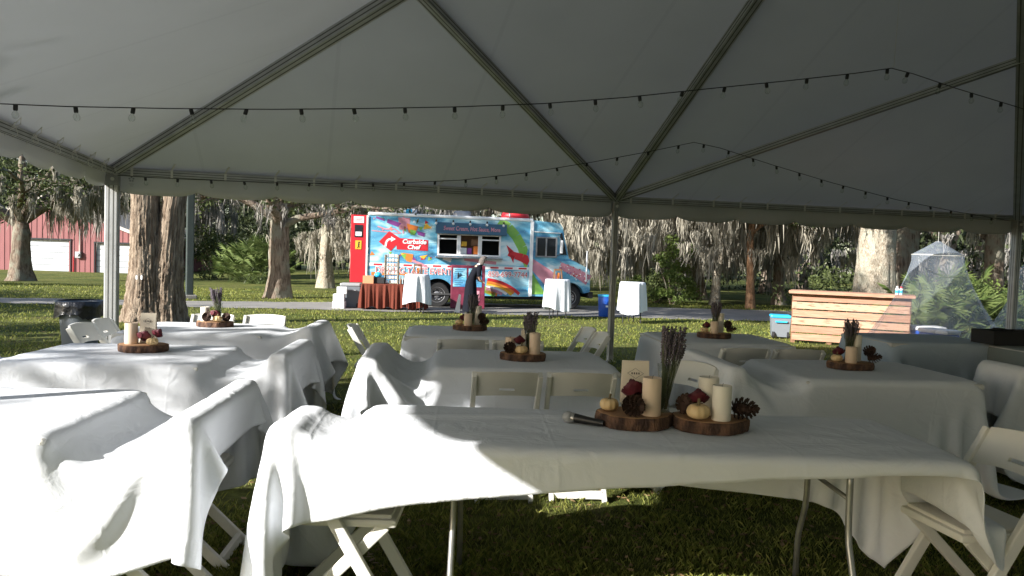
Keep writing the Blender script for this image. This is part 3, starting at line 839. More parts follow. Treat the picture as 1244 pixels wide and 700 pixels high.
for i, (nm, c, ch, sh, cm, ds) in enumerate(TABLES):
    square_table(c, ds)
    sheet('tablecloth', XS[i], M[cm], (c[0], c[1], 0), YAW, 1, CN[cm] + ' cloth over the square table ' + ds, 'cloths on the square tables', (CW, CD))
    for sd, off in ch:
        s = 1 if sd == 'R' else -1
        x, y = tpoint(c, s * (TW / 2 + GAP[nm] - 0.245), off)
        chair(x, y, YAW + s * PI / 2, 'white folding chair half covered by the cloth of ' + SHORT[nm], 'chairs under the table cloths')
TCEN_ = 0
TCEN = {t[0]: t[1] for t in TABLES}
def chair_at(tn, lx, ly, rz, label, group=None):
    x, y = tpoint(TCEN[tn], lx, ly)
    return chair(x, y, YAW + rz, label, group)
g5 = 'white folding chair with its back to the long microphone table'
chair_at('t5', -0.18, -TD / 2 - 0.12, 0.02, g5, 'pair of chairs between the long table and the table behind it')
chair_at('t5', 0.30, -TD / 2 - 0.10, -0.05, g5, 'pair of chairs between the long table and the table behind it')
chair_at('t5', TW / 2 + 0.34, -0.42, PI / 2 + 0.35, 'white folding chair turned askew behind the lavender vase')
g4 = 'white folding chair on the near side of the middle row table facing the truck'
chair_at('t4', -0.10, -TD / 2 - 0.33, 0.05, g4, 'chairs backing onto the middle table')
chair_at('t4', 0.38, -TD / 2 - 0.33, -0.03, g4, 'chairs backing onto the middle table')
g4r = 'white folding chair at the end of the middle row table by the tent post'
chair_at('t4', TW / 2 + 0.36, 0.18, PI / 2 + 0.1, g4r, 'chairs at the post end of the middle table')
chair_at('t4', TW / 2 + 0.40, -0.28, PI / 2 + 0.05, g4r, 'chairs at the post end of the middle table')
chair_at('t4', -TW / 2 - 0.26, -0.05, -PI / 2, 'sunlit white folding chair at the end of the middle row table opposite the tent post')
g3 = 'white folding chair beside the black lined bin'
chair_at('t3', -TW / 2 - 0.13, 0.20, -PI / 2 + 0.08, g3, 'chairs by the black lined bin')
chair_at('t3', -TW / 2 - 0.10, -0.27, -PI / 2 - 0.02, g3, 'chairs by the black lined bin')
g3b = 'white folding chair on the far side of the table by the twin oak'
chair_at('t3', -0.25, TD / 2 + 0.30, PI, g3b, 'chairs facing the table by the twin oak')
chair_at('t3', 0.28, TD / 2 + 0.32, PI, g3b, 'chairs facing the table by the twin oak')
g7 = 'white folding chair with its back to the shaded table before the bar'
chair_at('t7', -0.16, -TD / 2 - 0.42, 0.06, g7, 'chairs on the near side of the table by the middle post')
chair_at('t7', 0.33, -TD / 2 - 0.42, -0.04, g7, 'chairs on the near side of the table by the middle post')
# ------------------------------------------------------------------ long table in front
LX0, LX1, LY0, LY1 = -0.66, 1.80, 2.80, 3.58
LC = ((LX0 + LX1) / 2, (LY0 + LY1) / 2); LW = LX1 - LX0; LD = LY1 - LY0
lt = thing('long_folding_table', 'long folding table with bent grey steel legs under a white cloth', 'table', (LC[0], LC[1], 0), 0)
MB().cbox((0, 0, TH - 0.022), (LW - 0.01, LD - 0.01, 0.04), 0.015).build('tabletop', M['plastic_top'], lt)
for lx in (-0.78, 0.83):
    for s in (-1, 1):
        MB().tube([(lx, s * 0.21, TH - 0.05), (lx, s * 0.21, 0.62), (lx, s * 0.215, 0.44), (lx, s * 0.225, 0.38), (lx, s * 0.285, 0.24), (lx, s * 0.295, 0.18), (lx, s * 0.30, 0.0)], 0.0135, 10).build('leg', M['steel'], lt, smooth=True)
    MB().tube([(lx, -0.21, 0.56), (lx, 0.21, 0.56)], 0.010, 8).build('crossbar', M['steel'], lt, smooth=True)
    sg = 1 if lx < 0 else -1
    MB().tube([(lx, 0.0, 0.56), (lx + sg * 0.04, 0.0, 0.59), (lx + sg * 0.34, 0.0, TH - 0.06)], 0.009, 8).build('brace', M['steel'], lt, smooth=True)
LNX, LNY = 148, 46
WX, WY = 3.74, 1.19
gx, gy = np.meshgrid(np.linspace(-WX / 2, WX / 2, LNX) - 0.27, np.linspace(-WY / 2, WY / 2, LNY) + 0.045)
gx, gy = gx - 0.022 * gy, gy + 0.008 + 0.022 * gx
LWIDE = 1 + 0.24 * np.clip((-0.75 - np.linspace(-WX / 2, WX / 2, LNX)) / 0.8, 0, 1)      # the sunny end is cut wider
gy = (gy + WY / 2) * 1.0 - WY / 2 + (LWIDE[None, :] - 1) * (gy - gy.max())
XL = np.zeros((1, LNY, LNX, 3)); XL[0, ..., 0] = gx; XL[0, ..., 1] = gy
XL[0, ..., 2] = 0.84 + 0.012 * rng.normal(size=gx.shape)
hw, hd = LW / 2, LD / 2
lb = np.array([[(-hw, -hd, -1, hw, hd, TH), (-hw - 0.27, -0.36, -1, -hw - 0.17, 0.10, 0.80), (hw - 0.02, -0.30, -1, hw + 0.40, 0.15, 0.48)]])
XLs = drape(XL, WX, WY, lb, steps=240, iters=12, noise=smooth_noise(1, LNY, LNX, 0.010, 16), wide=LWIDE)
# lengthwise press fold and light rumples across the top
d = XLs[0]; u = gx; v = gy
top = (np.abs(d[..., 0]) < hw - 0.05) & (np.abs(d[..., 1]) < hd - 0.03)
d[..., 2] += np.where(top, 0.010 * np.exp(-((v - 0.19 - 0.05 * u) / 0.035) ** 2) + 0.004 * np.sin(u * 9 + 6 * np.sin(v * 7)) * np.exp(-((v + 0.25) / 0.14) ** 2) + 0.004, 0)
sheet('tablecloth', d, M['cloth'], (LC[0], LC[1], 0), 0, 1, 'long white cloth draped over the folding table with the microphone', None, (WX, WY))
chair(LC[0] - hw + 0.035, LC[1] - 0.13, -PI / 2, 'white folding chair tucked under the sunlit corner of the long table cloth')
chair(1.99, 3.12, math.radians(99), 'white folding chair at the shaded end of the long table with cloth on its seat')
chair(2.50, 2.70, math.radians(105), 'white folding chair holding a crumpled cloth, beside the long table end')
# ------------------------------------------------------------------ centrepieces
def make_cone_mesh():
    m = MB(); n = 64; ga = 2.39996
    for i in range(n):
        t = (i + 0.5) / n; z = t * 0.085; r = 0.036 * math.sin(PI * min(1, 0.18 + 0.82 * t) ** 0.9) ** 0.7 if t < 0.98 else 0.006
        r = max(r, 0.006); q = i * ga; up = 0.35 + 1.0 * t; L = 0.018
        d = Vector((math.cos(q), math.sin(q), 0)); s = Vector((-math.sin(q), math.cos(q), 0))
        b = d * (r * 0.55) + Vector((0, 0, z)); tip = d * (r + 0.007) + Vector((0, 0, z + L * up * 0.5)); w = 0.008
        m.add([b - s * w * 0.6, b + s * w * 0.6, tip + s * w, tip - s * w, tip + d * 0.003 + Vector((0, 0, 0.004))], [(0, 1, 2, 3), (3, 2, 4), (0, 3, 4), (1, 4, 2)])
    m.tube([(0, 0, 0.004), (0, 0, 0.04), (0, 0, 0.082)], [0.018, 0.024, 0.005], 8)
    return m.mesh('pine_cone', M['cone'])
def make_pumpkin(name, parent_mat):
    V = []; F = []; n = 40; k = 12
    for j in range(k + 1):
        ph = PI * j / k
        for i in range(n):
            q = 2 * PI * i / n; rib = 1 - 0.11 * abs(math.cos(q * 5)) ** 6
            r = 0.046 * math.sin(ph) ** 0.85 * rib; z = 0.031 + 0.031 * math.cos(ph) * (1 - 0.28 * math.exp(-(math.sin(ph) / 0.35) ** 2))
            V.append((r * math.cos(q), r * math.sin(q), z))
    for j in range(k):
        for i in range(n):
            F.append((j * n + i, j * n + (i + 1) % n, (j + 1) * n + (i + 1) % n, (j + 1) * n + i))
    m = MB(); m.add(V, F); return m.mesh('pumpkin_body', M['pumpkin'], True)
def make_rose():
    m = MB(); ga = 2.39996; n = 42
    for i in range(n):
        t = i / (n - 1); q = i * ga; r = 0.006 + 0.036 * t ** 0.8; L = 0.026 + 0.004 * t; w = 0.011 + 0.009 * t
        tilt = 1.5 - 0.75 * t * t
        d = Vector((math.cos(q), math.sin(q), 0)); s = Vector((-math.sin(q), math.cos(q), 0)); u = d * math.cos(tilt) + Vector((0, 0, math.sin(tilt)))
        b = d * (r * 0.45) + Vector((0, 0, 0.020 - 0.030 * t)); mid = b + u * L * 0.6; tip = b + u * L - d * 0.006 * (1 - t)
        m.add([b - s * w * 0.4, b + s * w * 0.4, mid + s * w - d * 0.003, mid - s * w - d * 0.003, tip + s * w * 0.6, tip - s * w * 0.6, mid + d * 0.003], [(0, 1, 6), (1, 2, 6), (0, 6, 3), (6, 2, 4), (3, 6, 5), (6, 4, 5)])
    m.lathe([(0.012, 0.0), (0.022, 0.012), (0.018, 0.03), (0.004, 0.036)], 10)
    return m.mesh('flower_head', M['rose'])
CONE = make_cone_mesh(); PUMP = make_pumpkin('p', None); ROSE = make_rose()
PSTEM = MB().tube([(0, 0, 0.052), (0.002, 0, 0.066), (0.007, 0.002, 0.078)], [0.008, 0.0055, 0.006], 7).mesh('stem', M['stem'])
def wood_slice(x, y, z, rx, ry, h, seed, label, rz=0.0):
    r = random.Random(seed); t = thing('wood_slice', label, 'wood slice', (x, y, z), rz, 'bark edged wood slices on the tables')
    n = 48; prof = []
    ph = [r.uniform(0, 6) for _ in range(4)]
    for i in range(n):
        q = 2 * PI * i / n
        w = 1 + 0.035 * math.sin(3 * q + ph[0]) + 0.025 * math.sin(5 * q + ph[1]) + 0.018 * math.sin(11 * q + ph[2]) + r.uniform(-0.012, 0.012)
        prof.append((rx * w * math.cos(q), ry * w * math.sin(q)))
    m = MB(); V = []
    for k, (zz, s) in enumerate(((0, 0.97), (h * 0.12, 1.0), (h * 0.5, 1.012), (h * 0.88, 1.0), (h, 0.975))):
        for (a, b) in prof: V.append((a * (s + r.uniform(-0.012, 0.012)), b * (s + r.uniform(-0.012, 0.012)), zz))
    F = [(k * n + i, k * n + (i + 1) % n, (k + 1) * n + (i + 1) % n, (k + 1) * n + i) for k in range(4) for i in range(n)]
    F.append(tuple(reversed(range(n)))); m.add(V, F)
    m.build('bark', M['slice_bark'], t)
    m2 = MB(); m2.add([(a * 0.972, b * 0.972, h - 0.002) for a, b in prof] + [(a * 0.93, b * 0.93, h + 0.002) for a, b in prof], [(i, (i + 1) % n, n + (i + 1) % n, n + i) for i in range(n)] + [tuple(n + i for i in range(n))])
    m2.build('cut_face', M['slice_top'], t)
    return t
def candle(x, y, z, r, h, label, m='candle', grp='pillar candles on the wood slices'):
    t = thing('pillar_candle', label, 'candle', (x, y, z), 0, grp)
    MB().lathe([(r * 0.97, 0), (r, 0.004), (r * 0.99, h * 0.5), (r, h - 0.006), (r * 0.95, h), (r * 0.86, h - 0.002), (r * 0.5, h - 0.008), (r * 0.05, h - 0.009)], 28).build('wax', M[m], t, angle=50)
    MB().tube([(0, 0, h - 0.012), (0.001, 0, h + 0.002), (0.004, 0, h + 0.009)], 0.0012, 5).build('wick', M['ink'], t)
def pine_cone(x, y, z, s, rot, label):
    o = link('pine_cone', CONE, None, (x, y, z), rot); o.scale = (s, s, s)
    tag(o, label, 'pine cone', 'dark pine cones on the wood slices')
def pumpkin(x, y, z, s, rz, label):
    t = thing('mini_pumpkin', label, 'pumpkin', (x, y, z), rz, 'cream mini pumpkins on the wood slices'); t.scale = (s, s, s)
    link('body', PUMP, t); link('stem', PSTEM, t)
def flower(x, y, z, s, rot, label):
    o = link('flower_head', ROSE, None, (x, y, z), rot); o.scale = (s, s, s)
    tag(o, label, 'flower', 'burgundy flower heads on the wood slices')
def vase(x, y, z, h, label, lavender=True, seed=0, lean=0.10):
    r = random.Random(seed); R = 0.030
    t = thing('glass_vase', 'clear glass vase holding ' + label, 'vase', (x, y, z), 0, 'glass vases on the wood slices')
    MB().lathe([(0.001, 0.004), (R * 0.95, 0.004), (R * 0.80, 0.05), (R * 0.82, h * 0.8), (R * 0.97, h), (R * 1.05, h), (R * 0.9, h * 0.8), (R * 0.88, 0.05), (R * 1.1, 0.0), (0.001, 0.0)], 20, close=False).build('glass', M['glass'], t, smooth=True)
    b = thing('lavender_bunch', 'bunch of ' + label, 'flowers', (x, y, z + 0.012), 0, 'dried lavender bunches in the vases')
    st = MB(); fl = MB()
    for i in range(70):
        q = r.uniform(0, 2 * PI); k = r.uniform(0, 1) ** 0.5
        a = Vector((math.cos(q) * R * 0.6 * k, math.sin(q) * R * 0.6 * k, 0))
        q2 = q + r.uniform(-0.5, 0.5); H = h * r.uniform(1.25, 1.72)
        e = Vector((math.cos(q2) * R * 1.9 * k + lean * 0.12, math.sin(q2) * R * 1.9 * k, H))
        mid = a.lerp(e, 0.5) + Vector((math.cos(q) * 0.004, math.sin(q) * 0.004, 0)) - Vector((math.cos(q2), math.sin(q2), 0)) * R * 0.35 * k
        st.tube([a, mid, e], 0.0013, 4, cap=False)
        d = (e - mid).normalized(); n = r.randint(6, 10)
        for j in range(n):
            c = e - d * (0.011 * j) + Vector((r.uniform(-1, 1), r.uniform(-1, 1), 0)) * 0.003
            w = 0.0070 - 0.0005 * abs(j - 2)
            fl.add([c + Vector((w, 0, 0)), c + Vector((-w, 0, 0)), c + Vector((0, w, 0)), c + Vector((0, -w, 0)), c + Vector((0, 0, 0.008)), c + Vector((0, 0, -0.005))], [(0, 2, 4), (2, 1, 4), (1, 3, 4), (3, 0, 4), (2, 0, 5), (1, 2, 5), (3, 1, 5), (0, 3, 5)])
    st.build('stem', M['lav_stem'], b); fl.build('blossom', M['lav'], b)
def card(x, y, z, w, h, rz, label):
    t = thing('table_card', label, 'card', (x, y, z), rz, 'cream cards on the centrepieces')
    tilt = Matrix.Rotation(-0.16, 4, 'X')
    MB().box((0, 0, h / 2), (w, 0.002, h), tilt).build('card_front', M['paper'], t)
    MB().box((0, 0.085, h / 2 - 0.001), (w, 0.002, h), Matrix.Translation((0, 0.025 * 0 + h * 0.16 * 0, 0)) @ Matrix.Rotation(0.16, 4, 'X') @ Matrix.Translation((0, -0.085 + h * 0.33, 0))).build('card_back', M['paper'], t)
    em = MB(); k = 0.30 * w
    dm = [(-k, 0), (-k * 0.45, k * 0.32), (0, k * 0.62), (k * 0.45, k * 0.32), (k, 0), (k * 0.45, -k * 0.32), (0, -k * 0.62), (-k * 0.45, -k * 0.32)]
    for i in range(8):
        a = dm[i]; b = dm[(i + 1) % 8]
        if i % 4 in (0, 3) or True:
            em.bar(tilt @ Vector((a[0], -0.0022, h * 0.76 + a[1])), tilt @ Vector((b[0] * 0.94 + a[0] * 0.06, -0.0022, h * 0.76 + b[1])), 0.0012, 0.0014, up=(0, 1, 0))
    for i in range(4):
        em.box((-0.016 + 0.0105 * i, -0.0022, h * 0.76), (0.006, 0.0012, 0.009), tilt)
        em.box((-0.013 + 0.0085 * i, -0.0022, h * 0.52), (0.005, 0.001, 0.006), tilt)
    em.build('printed_emblem', M['ink'], t)
ZT = TH + 0.016
def arrangement(c, tag_, kind, seed, sc=1.0, dx=0.0, dy=0.0):
    """one wood slice with its candle, vase, cones, pumpkin and flower"""
    cx, cy = c[0] + dx, c[1] + dy
    z = ZT; h = 0.048
    wood_slice(cx, cy, z, 0.165 * sc, 0.13 * sc, h, seed, 'round bark edged wood slice centrepiece base ' + tag_)
    z += h + 0.002
    L = lambda s: s + ' ' + tag_
    if kind == 'a':      # candle on the right, vase behind, pumpkin in the middle
        candle(cx + 0.075, cy - 0.05, z, 0.040, 0.15, L('beige pillar candle')); candle(cx - 0.10, cy + 0.07, z, 0.036, 0.10, L('shorter beige candle at the back'))
        vase(cx + 0.035, cy + 0.055, z, 0.16, L('dried lavender'), seed=seed); pumpkin(cx - 0.02, cy - 0.075, z, 1.0, 0.4, L('cream mini pumpkin'))
        pine_cone(cx - 0.125, cy - 0.03, z + 0.035, 0.95, (1.4, 0.2, 0.6), L('dark pine cone')); flower(cx - 0.035, cy + 0.0, z + 0.075, 1.15, (-0.5, 0.1, 0), L('burgundy flower'))
        card(cx + 0.03, cy + 0.115, z, 0.10, 0.15, 0.05, L('cream card standing behind lavender'))
    elif kind == 'b':    # candle left, card in the middle
        candle(cx - 0.07, cy - 0.02, z, 0.043, 0.145, L('beige pillar candle')); card(cx + 0.0, cy + 0.055, z, 0.105, 0.20, 0.15, L('tall cream card behind candle'))
        flower(cx + 0.03, cy - 0.045, z + 0.045, 1.3, (-0.7, 0, 0), L('burgundy flower')); flower(cx + 0.09, cy + 0.01, z + 0.062, 1.1, (-0.4, 0.5, 0), L('second burgundy flower raised behind'))
        pumpkin(cx + 0.10, cy - 0.07, z, 0.85, 0.3, L('cream mini pumpkin')); pine_cone(cx - 0.125, cy + 0.05, z + 0.035, 0.9, (1.5, 0, 2.2), L('dark pine cone'))
    elif kind == 'c':    # white candle left, vase leaning, red flower
        candle(cx - 0.085, cy - 0.01, z, 0.040, 0.13, L('white pillar candle'), 'candle_w'); vase(cx + 0.02, cy + 0.06, z, 0.17, L('dried lavender'), seed=seed, lean=-0.3)
        flower(cx + 0.02, cy - 0.05, z + 0.055, 1.35, (-0.8, 0.2, 0), L('burgundy flower')); pumpkin(cx + 0.06, cy - 0.085, z, 0.95, 0.2, L('cream mini pumpkin'))
        pine_cone(cx - 0.04, cy - 0.085, z + 0.034, 0.95, (1.2, 0, 0.4), L('dark pine cone')); pine_cone(cx + 0.11, cy + 0.02, z + 0.034, 0.9, (1.3, 0.5, 0), L('dark pine cone at the edge'))
    elif kind == 'd':    # candle in front, vase and white candle behind, dark cones
        candle(cx - 0.02, cy - 0.06, z, 0.040, 0.115, L('beige pillar candle')); candle(cx + 0.07, cy + 0.06, z, 0.036, 0.19, L('tall white candle'), 'candle_w')
        vase(cx + 0.01, cy + 0.05, z, 0.17, L('dried lavender'), seed=seed); pumpkin(cx - 0.11, cy - 0.03, z, 0.9, 0.2, L('cream mini pumpkin'))
        flower(cx - 0.07, cy + 0.03, z + 0.055, 1.2, (-0.5, 0, 0), L('burgundy flower')); pine_cone(cx + 0.10, cy - 0.05, z + 0.036, 1.0, (1.4, 0.2, 1), L('dark pine cone'))
        pine_cone(cx + 0.105, cy - 0.015, z + 0.075, 0.9, (1.1, 0.6, 0), L('dark pine cone resting on another'))
def tagat(desc): return desc
arrangement(TCEN['t2'], 'on the table under the corner post', 'b', 21, dx=0.05, dy=0.1)
arrangement(TCEN['t3'], 'on the table by the twin oak', 'c', 22, dx=0.04, dy=0.1)
arrangement(TCEN['t4'], 'on the table facing the truck', 'd', 23, dx=-0.0, dy=0.05)
arrangement(TCEN['t5'], 'on the table behind the microphone', 'a', 24, dx=0.01, dy=-0.06)
arrangement(TCEN['t6'], 'on the shaded table before the bar', 'd', 25, dx=-0.04, dy=0.02)
arrangement(TCEN['t7'], 'on the shaded table by the middle post', 'd', 26, dx=0.0, dy=-0.03)
# the long table carries two slices side by side
z = ZT + 0.004
sl = P(777, 516, z); sr = P(863, 519, z)
sl = Vector((0.565, 3.27, z)); sr = Vector((0.885, 3.235, z))
LT = 'on the long table beside the microphone'
RT = 'on the long table away from the microphone'
wood_slice(sl.x, sl.y, z, 0.17, 0.135, 0.055, 31, 'thick bark edged wood slice touching the microphone', 0.1)
wood_slice(sr.x, sr.y, z, 0.165, 0.13, 0.052, 32, 'thick bark edged wood slice with the white candle and mini pumpkin', -0.1)
z1 = z + 0.057; z2 = z + 0.054
candle(sl.x + 0.06, sl.y - 0.055, z1, 0.0415, 0.165, 'beige pillar candle ' + LT)
vase(sl.x + 0.128, sl.y + 0.03, z1, 0.215, 'dried lavender ' + LT, seed=33, lean=0.3)
pine_cone(sl.x - 0.035, sl.y - 0.04, z1 + 0.040, 1.1, (1.5, 0.1, 0.3), 'dark pine cone ' + LT)
flower(sl.x - 0.0, sl.y + 0.03, z1 + 0.080, 1.5, (-0.6, -0.2, 0), 'burgundy flower ' + LT)
pine_cone(sl.x + 0.0, sl.y + 0.04, z1 + 0.036, 1.0, (1.5, 0.1, 2.0), 'dark pine cone propping the flower ' + LT)
pumpkin(sl.x - 0.115, sl.y + 0.01, z1, 0.95, 0.5, 'cream mini pumpkin ' + LT)
card(sl.x + 0.015, sl.y + 0.095, z1, 0.125, 0.205, -0.02, 'cream card with a diamond emblem ' + LT)
candle(sr.x + 0.035, sr.y - 0.06, z2, 0.041, 0.15, 'white pillar candle in front ' + RT, 'candle_w')
candle(sr.x + 0.01, sr.y + 0.065, z2, 0.045, 0.165, 'white pillar candle behind ' + RT, 'candle_w')
pumpkin(sr.x - 0.065, sr.y - 0.065, z2, 1.12, 0.9, 'cream mini pumpkin ' + RT)
pine_cone(sr.x + 0.105, sr.y - 0.0, z2 + 0.040, 1.15, (1.45, 0.3, 0.8), 'dark pine cone behind the candle ' + RT)
pine_cone(sr.x - 0.115, sr.y + 0.02, z2 + 0.038, 1.1, (1.45, 0, 2.4), 'dark pine cone behind the pumpkin ' + RT)
flower(sr.x - 0.045, sr.y + 0.02, z2 + 0.065, 1.25, (-0.5, 0.1, 0), 'burgundy flower ' + RT)
# microphone
mc = thing('microphone', 'black handheld microphone with a silver ring lying on the long table', 'microphone', (0.325, 3.245, z + 0.020), math.radians(-28))
MB().tube([(0.105, 0, -0.004), (0.02, 0, 0), (-0.03, 0, 0.003)], [0.0135, 0.018, 0.021], 16).build('handle', M['black'], mc, angle=40)
MB().tube([(-0.03, 0, 0.003), (-0.043, 0, 0.003)], [0.0225, 0.0235], 18).build('ring', M['steel'], mc, angle=40)
MB().lathe([(0.021, 0), (0.026, 0.012), (0.026, 0.024), (0.021, 0.038), (0.010, 0.046), (0.001, 0.047)], 18, M=Matrix.Translation((-0.043, 0, 0.003)) @ Matrix.Rotation(-PI / 2, 4, 'Y')).build('grille', M['grey_lid'], mc, smooth=True)
# crumpled cloth on the chair by the long table
cl = np.zeros((1, 26, 26, 3)); gx2, gy2 = np.meshgrid(np.linspace(-0.55, 0.55, 26), np.linspace(-0.42, 0.42, 26))
cl[0, ..., 0] = gx2 * 0.97; cl[0, ..., 1] = gy2 * 0.97; cl[0, ..., 2] = 0.53 + 0.02 * np.sin(gx2 * 14) * np.cos(gy2 * 11)
cb = np.array([[(-0.2, -0.2, -1, 0.2, 0.2, 0.475), (9, 9, 9, 9, 9, 9)]], dtype=float)
cs = drape(cl, 1.1, 0.84, cb, steps=110, iters=6)
sheet('folded_cloth', cs[0], M['cloth'], (2.52, 2.72, 0), 0.3, 1, 'crumpled white cloth left over the chair at the long table end')
# ------------------------------------------------------------------ vegetation
def unit(n):
    v = rng.normal(size=(n, 3)); return v / np.linalg.norm(v, axis=1, keepdims=True)
def leaf_quads(C, size, flat=0.0):
    """leaf shaped quads of half length size at centres C"""
    n = len(C); a = unit(n); b = np.cross(a, unit(n)); b /= np.linalg.norm(b, axis=1, keepdims=True) + 1e-9
    s = (size * rng.uniform(0.6, 1.3, n))[:, None]
    V = np.stack([C - a * s, C + b * s * 0.45, C + a * s, C - b * s * 0.45], 1).reshape(-1, 3)
    return V, np.arange(4 * n).reshape(n, 4)
def clump_points(anchors, per, rad):
    A = np.repeat(np.asarray(anchors), per, 0); d = rng.normal(size=A.shape); r = rng.uniform(0, 1, (len(A), 1)) ** 0.4
    d /= np.linalg.norm(d, axis=1, keepdims=True) + 1e-9
    rr = np.repeat(rng.uniform(0.6, 1.3, len(anchors)), per)[:, None] * rad
    return A + d * r * rr * np.array([1, 1, 0.7])
def moss_ribbons(anchors, per, length, spread, width):
    """beards of hanging strands: longest in the middle of each beard"""
    A = np.repeat(np.asarray(anchors), per, 0); n = len(A)
    L0 = np.repeat(rng.uniform(0.45, 1.25, len(anchors)), per) * length
    sp = np.repeat(rng.uniform(0.6, 1.4, len(anchors)), per) * spread
    off = rng.normal(size=(n, 2)) * 0.55; rad = np.linalg.norm(off, axis=1)
    L = L0 * np.exp(-(rad * 1.1) ** 2) * rng.uniform(0.55, 1.1, n)
    base = A.copy(); base[:, :2] += off * sp[:, None]; base[:, 2] += rng.uniform(-0.1, 0.12, n) * length * 0.4
    ang = rng.uniform(0, PI, n); w = width * rng.uniform(0.5, 1.4, n)
    dx = np.stack([np.cos(ang), np.sin(ang), np.zeros(n)], 1)
    pts = []
    sway = rng.normal(size=(n, 2)) * 0.10
    for k, (t, ww) in enumerate(((0, 0.5), (0.3, 1.0), (0.65, 0.8), (1.0, 0.08))):
        p = base.copy(); p[:, 2] -= L * t
        p[:, :2] += sway * (L * t)[:, None] + rng.normal(size=(n, 2)) * (0.045 * (t > 0)) - off * sp[:, None] * 0.35 * t
        pts.append(p - dx * (w * ww)[:, None]); pts.append(p + dx * (w * ww)[:, None])
    V = np.stack(pts, 1).reshape(-1, 3); i = np.arange(n)[:, None] * 8
    F = np.concatenate([i + np.array([[0, 1, 3, 2]]), i + np.array([[2, 3, 5, 4]]), i + np.array([[4, 5, 7, 6]])], 0)
    return V, F
def rough_tube(path, rad, n=18, amp=0.07, seed=0, flare=0.0, steps=4):
    """trunk or limb with ridged bark relief; returns V, F"""
    r = np.random.default_rng(seed); pts = [Vector(p) for p in path]; fine = []; fr = []
    for i in range(len(pts) - 1):
        for t in np.linspace(0, 1, steps, endpoint=False):
            fine.append(pts[i].lerp(pts[i + 1], t)); fr.append(rad[i] + (rad[i + 1] - rad[i]) * t)
    fine.append(pts[-1]); fr.append(rad[-1])
    q = np.arange(n) * 2 * PI / n; ridge = r.normal(size=n) * amp; V = []; prev = None
    for i, p in enumerate(fine):
        t = (fine[min(i + 1, len(fine) - 1)] - fine[max(i - 1, 0)]).normalized()
        a = t.cross(Vector((0, 1, 0.1))) if prev is None else prev - t * prev.dot(t)
        a.normalize(); prev = a; b = t.cross(a)
        f = 1 + flare * math.exp(-i / max(1, steps * 0.8))
        ridge = ridge * 0.9 + r.normal(size=n) * amp * 0.42
        lob = 1 + (flare * 0.25 * math.exp(-i / (steps * 1.0))) * np.cos(q * 5 + seed)
        R = fr[i] * f * lob * (1 + ridge)
        for k in range(n): V.append(tuple(p + (a * math.cos(q[k]) + b * math.sin(q[k])) * R[k]))
    F = [(i * n + k, i * n + (k + 1) % n, (i + 1) * n + (k + 1) % n, (i + 1) * n + k) for i in range(len(fine) - 1) for k in range(n)]
    return np.array(V), np.array(F)
def join(parts):
    V = []; F = []; o = 0
    for v, f in parts:
        V.append(v); F.append(f + o); o += len(v)
    return np.concatenate(V), np.concatenate(F)
def limb_path(start, az, length, rise, droop, r, n=6):
    p = Vector(start); pts = [p.copy()]; d = Vector((math.cos(az), math.sin(az), rise))
    for i in range(n):
        p = p + d.normalized() * (length / n); pts.append(p.copy())
        d += Vector((r.uniform(-0.35, 0.35), r.uniform(-0.35, 0.35), r.uniform(-0.25, 0.25) - droop / n))
    return pts
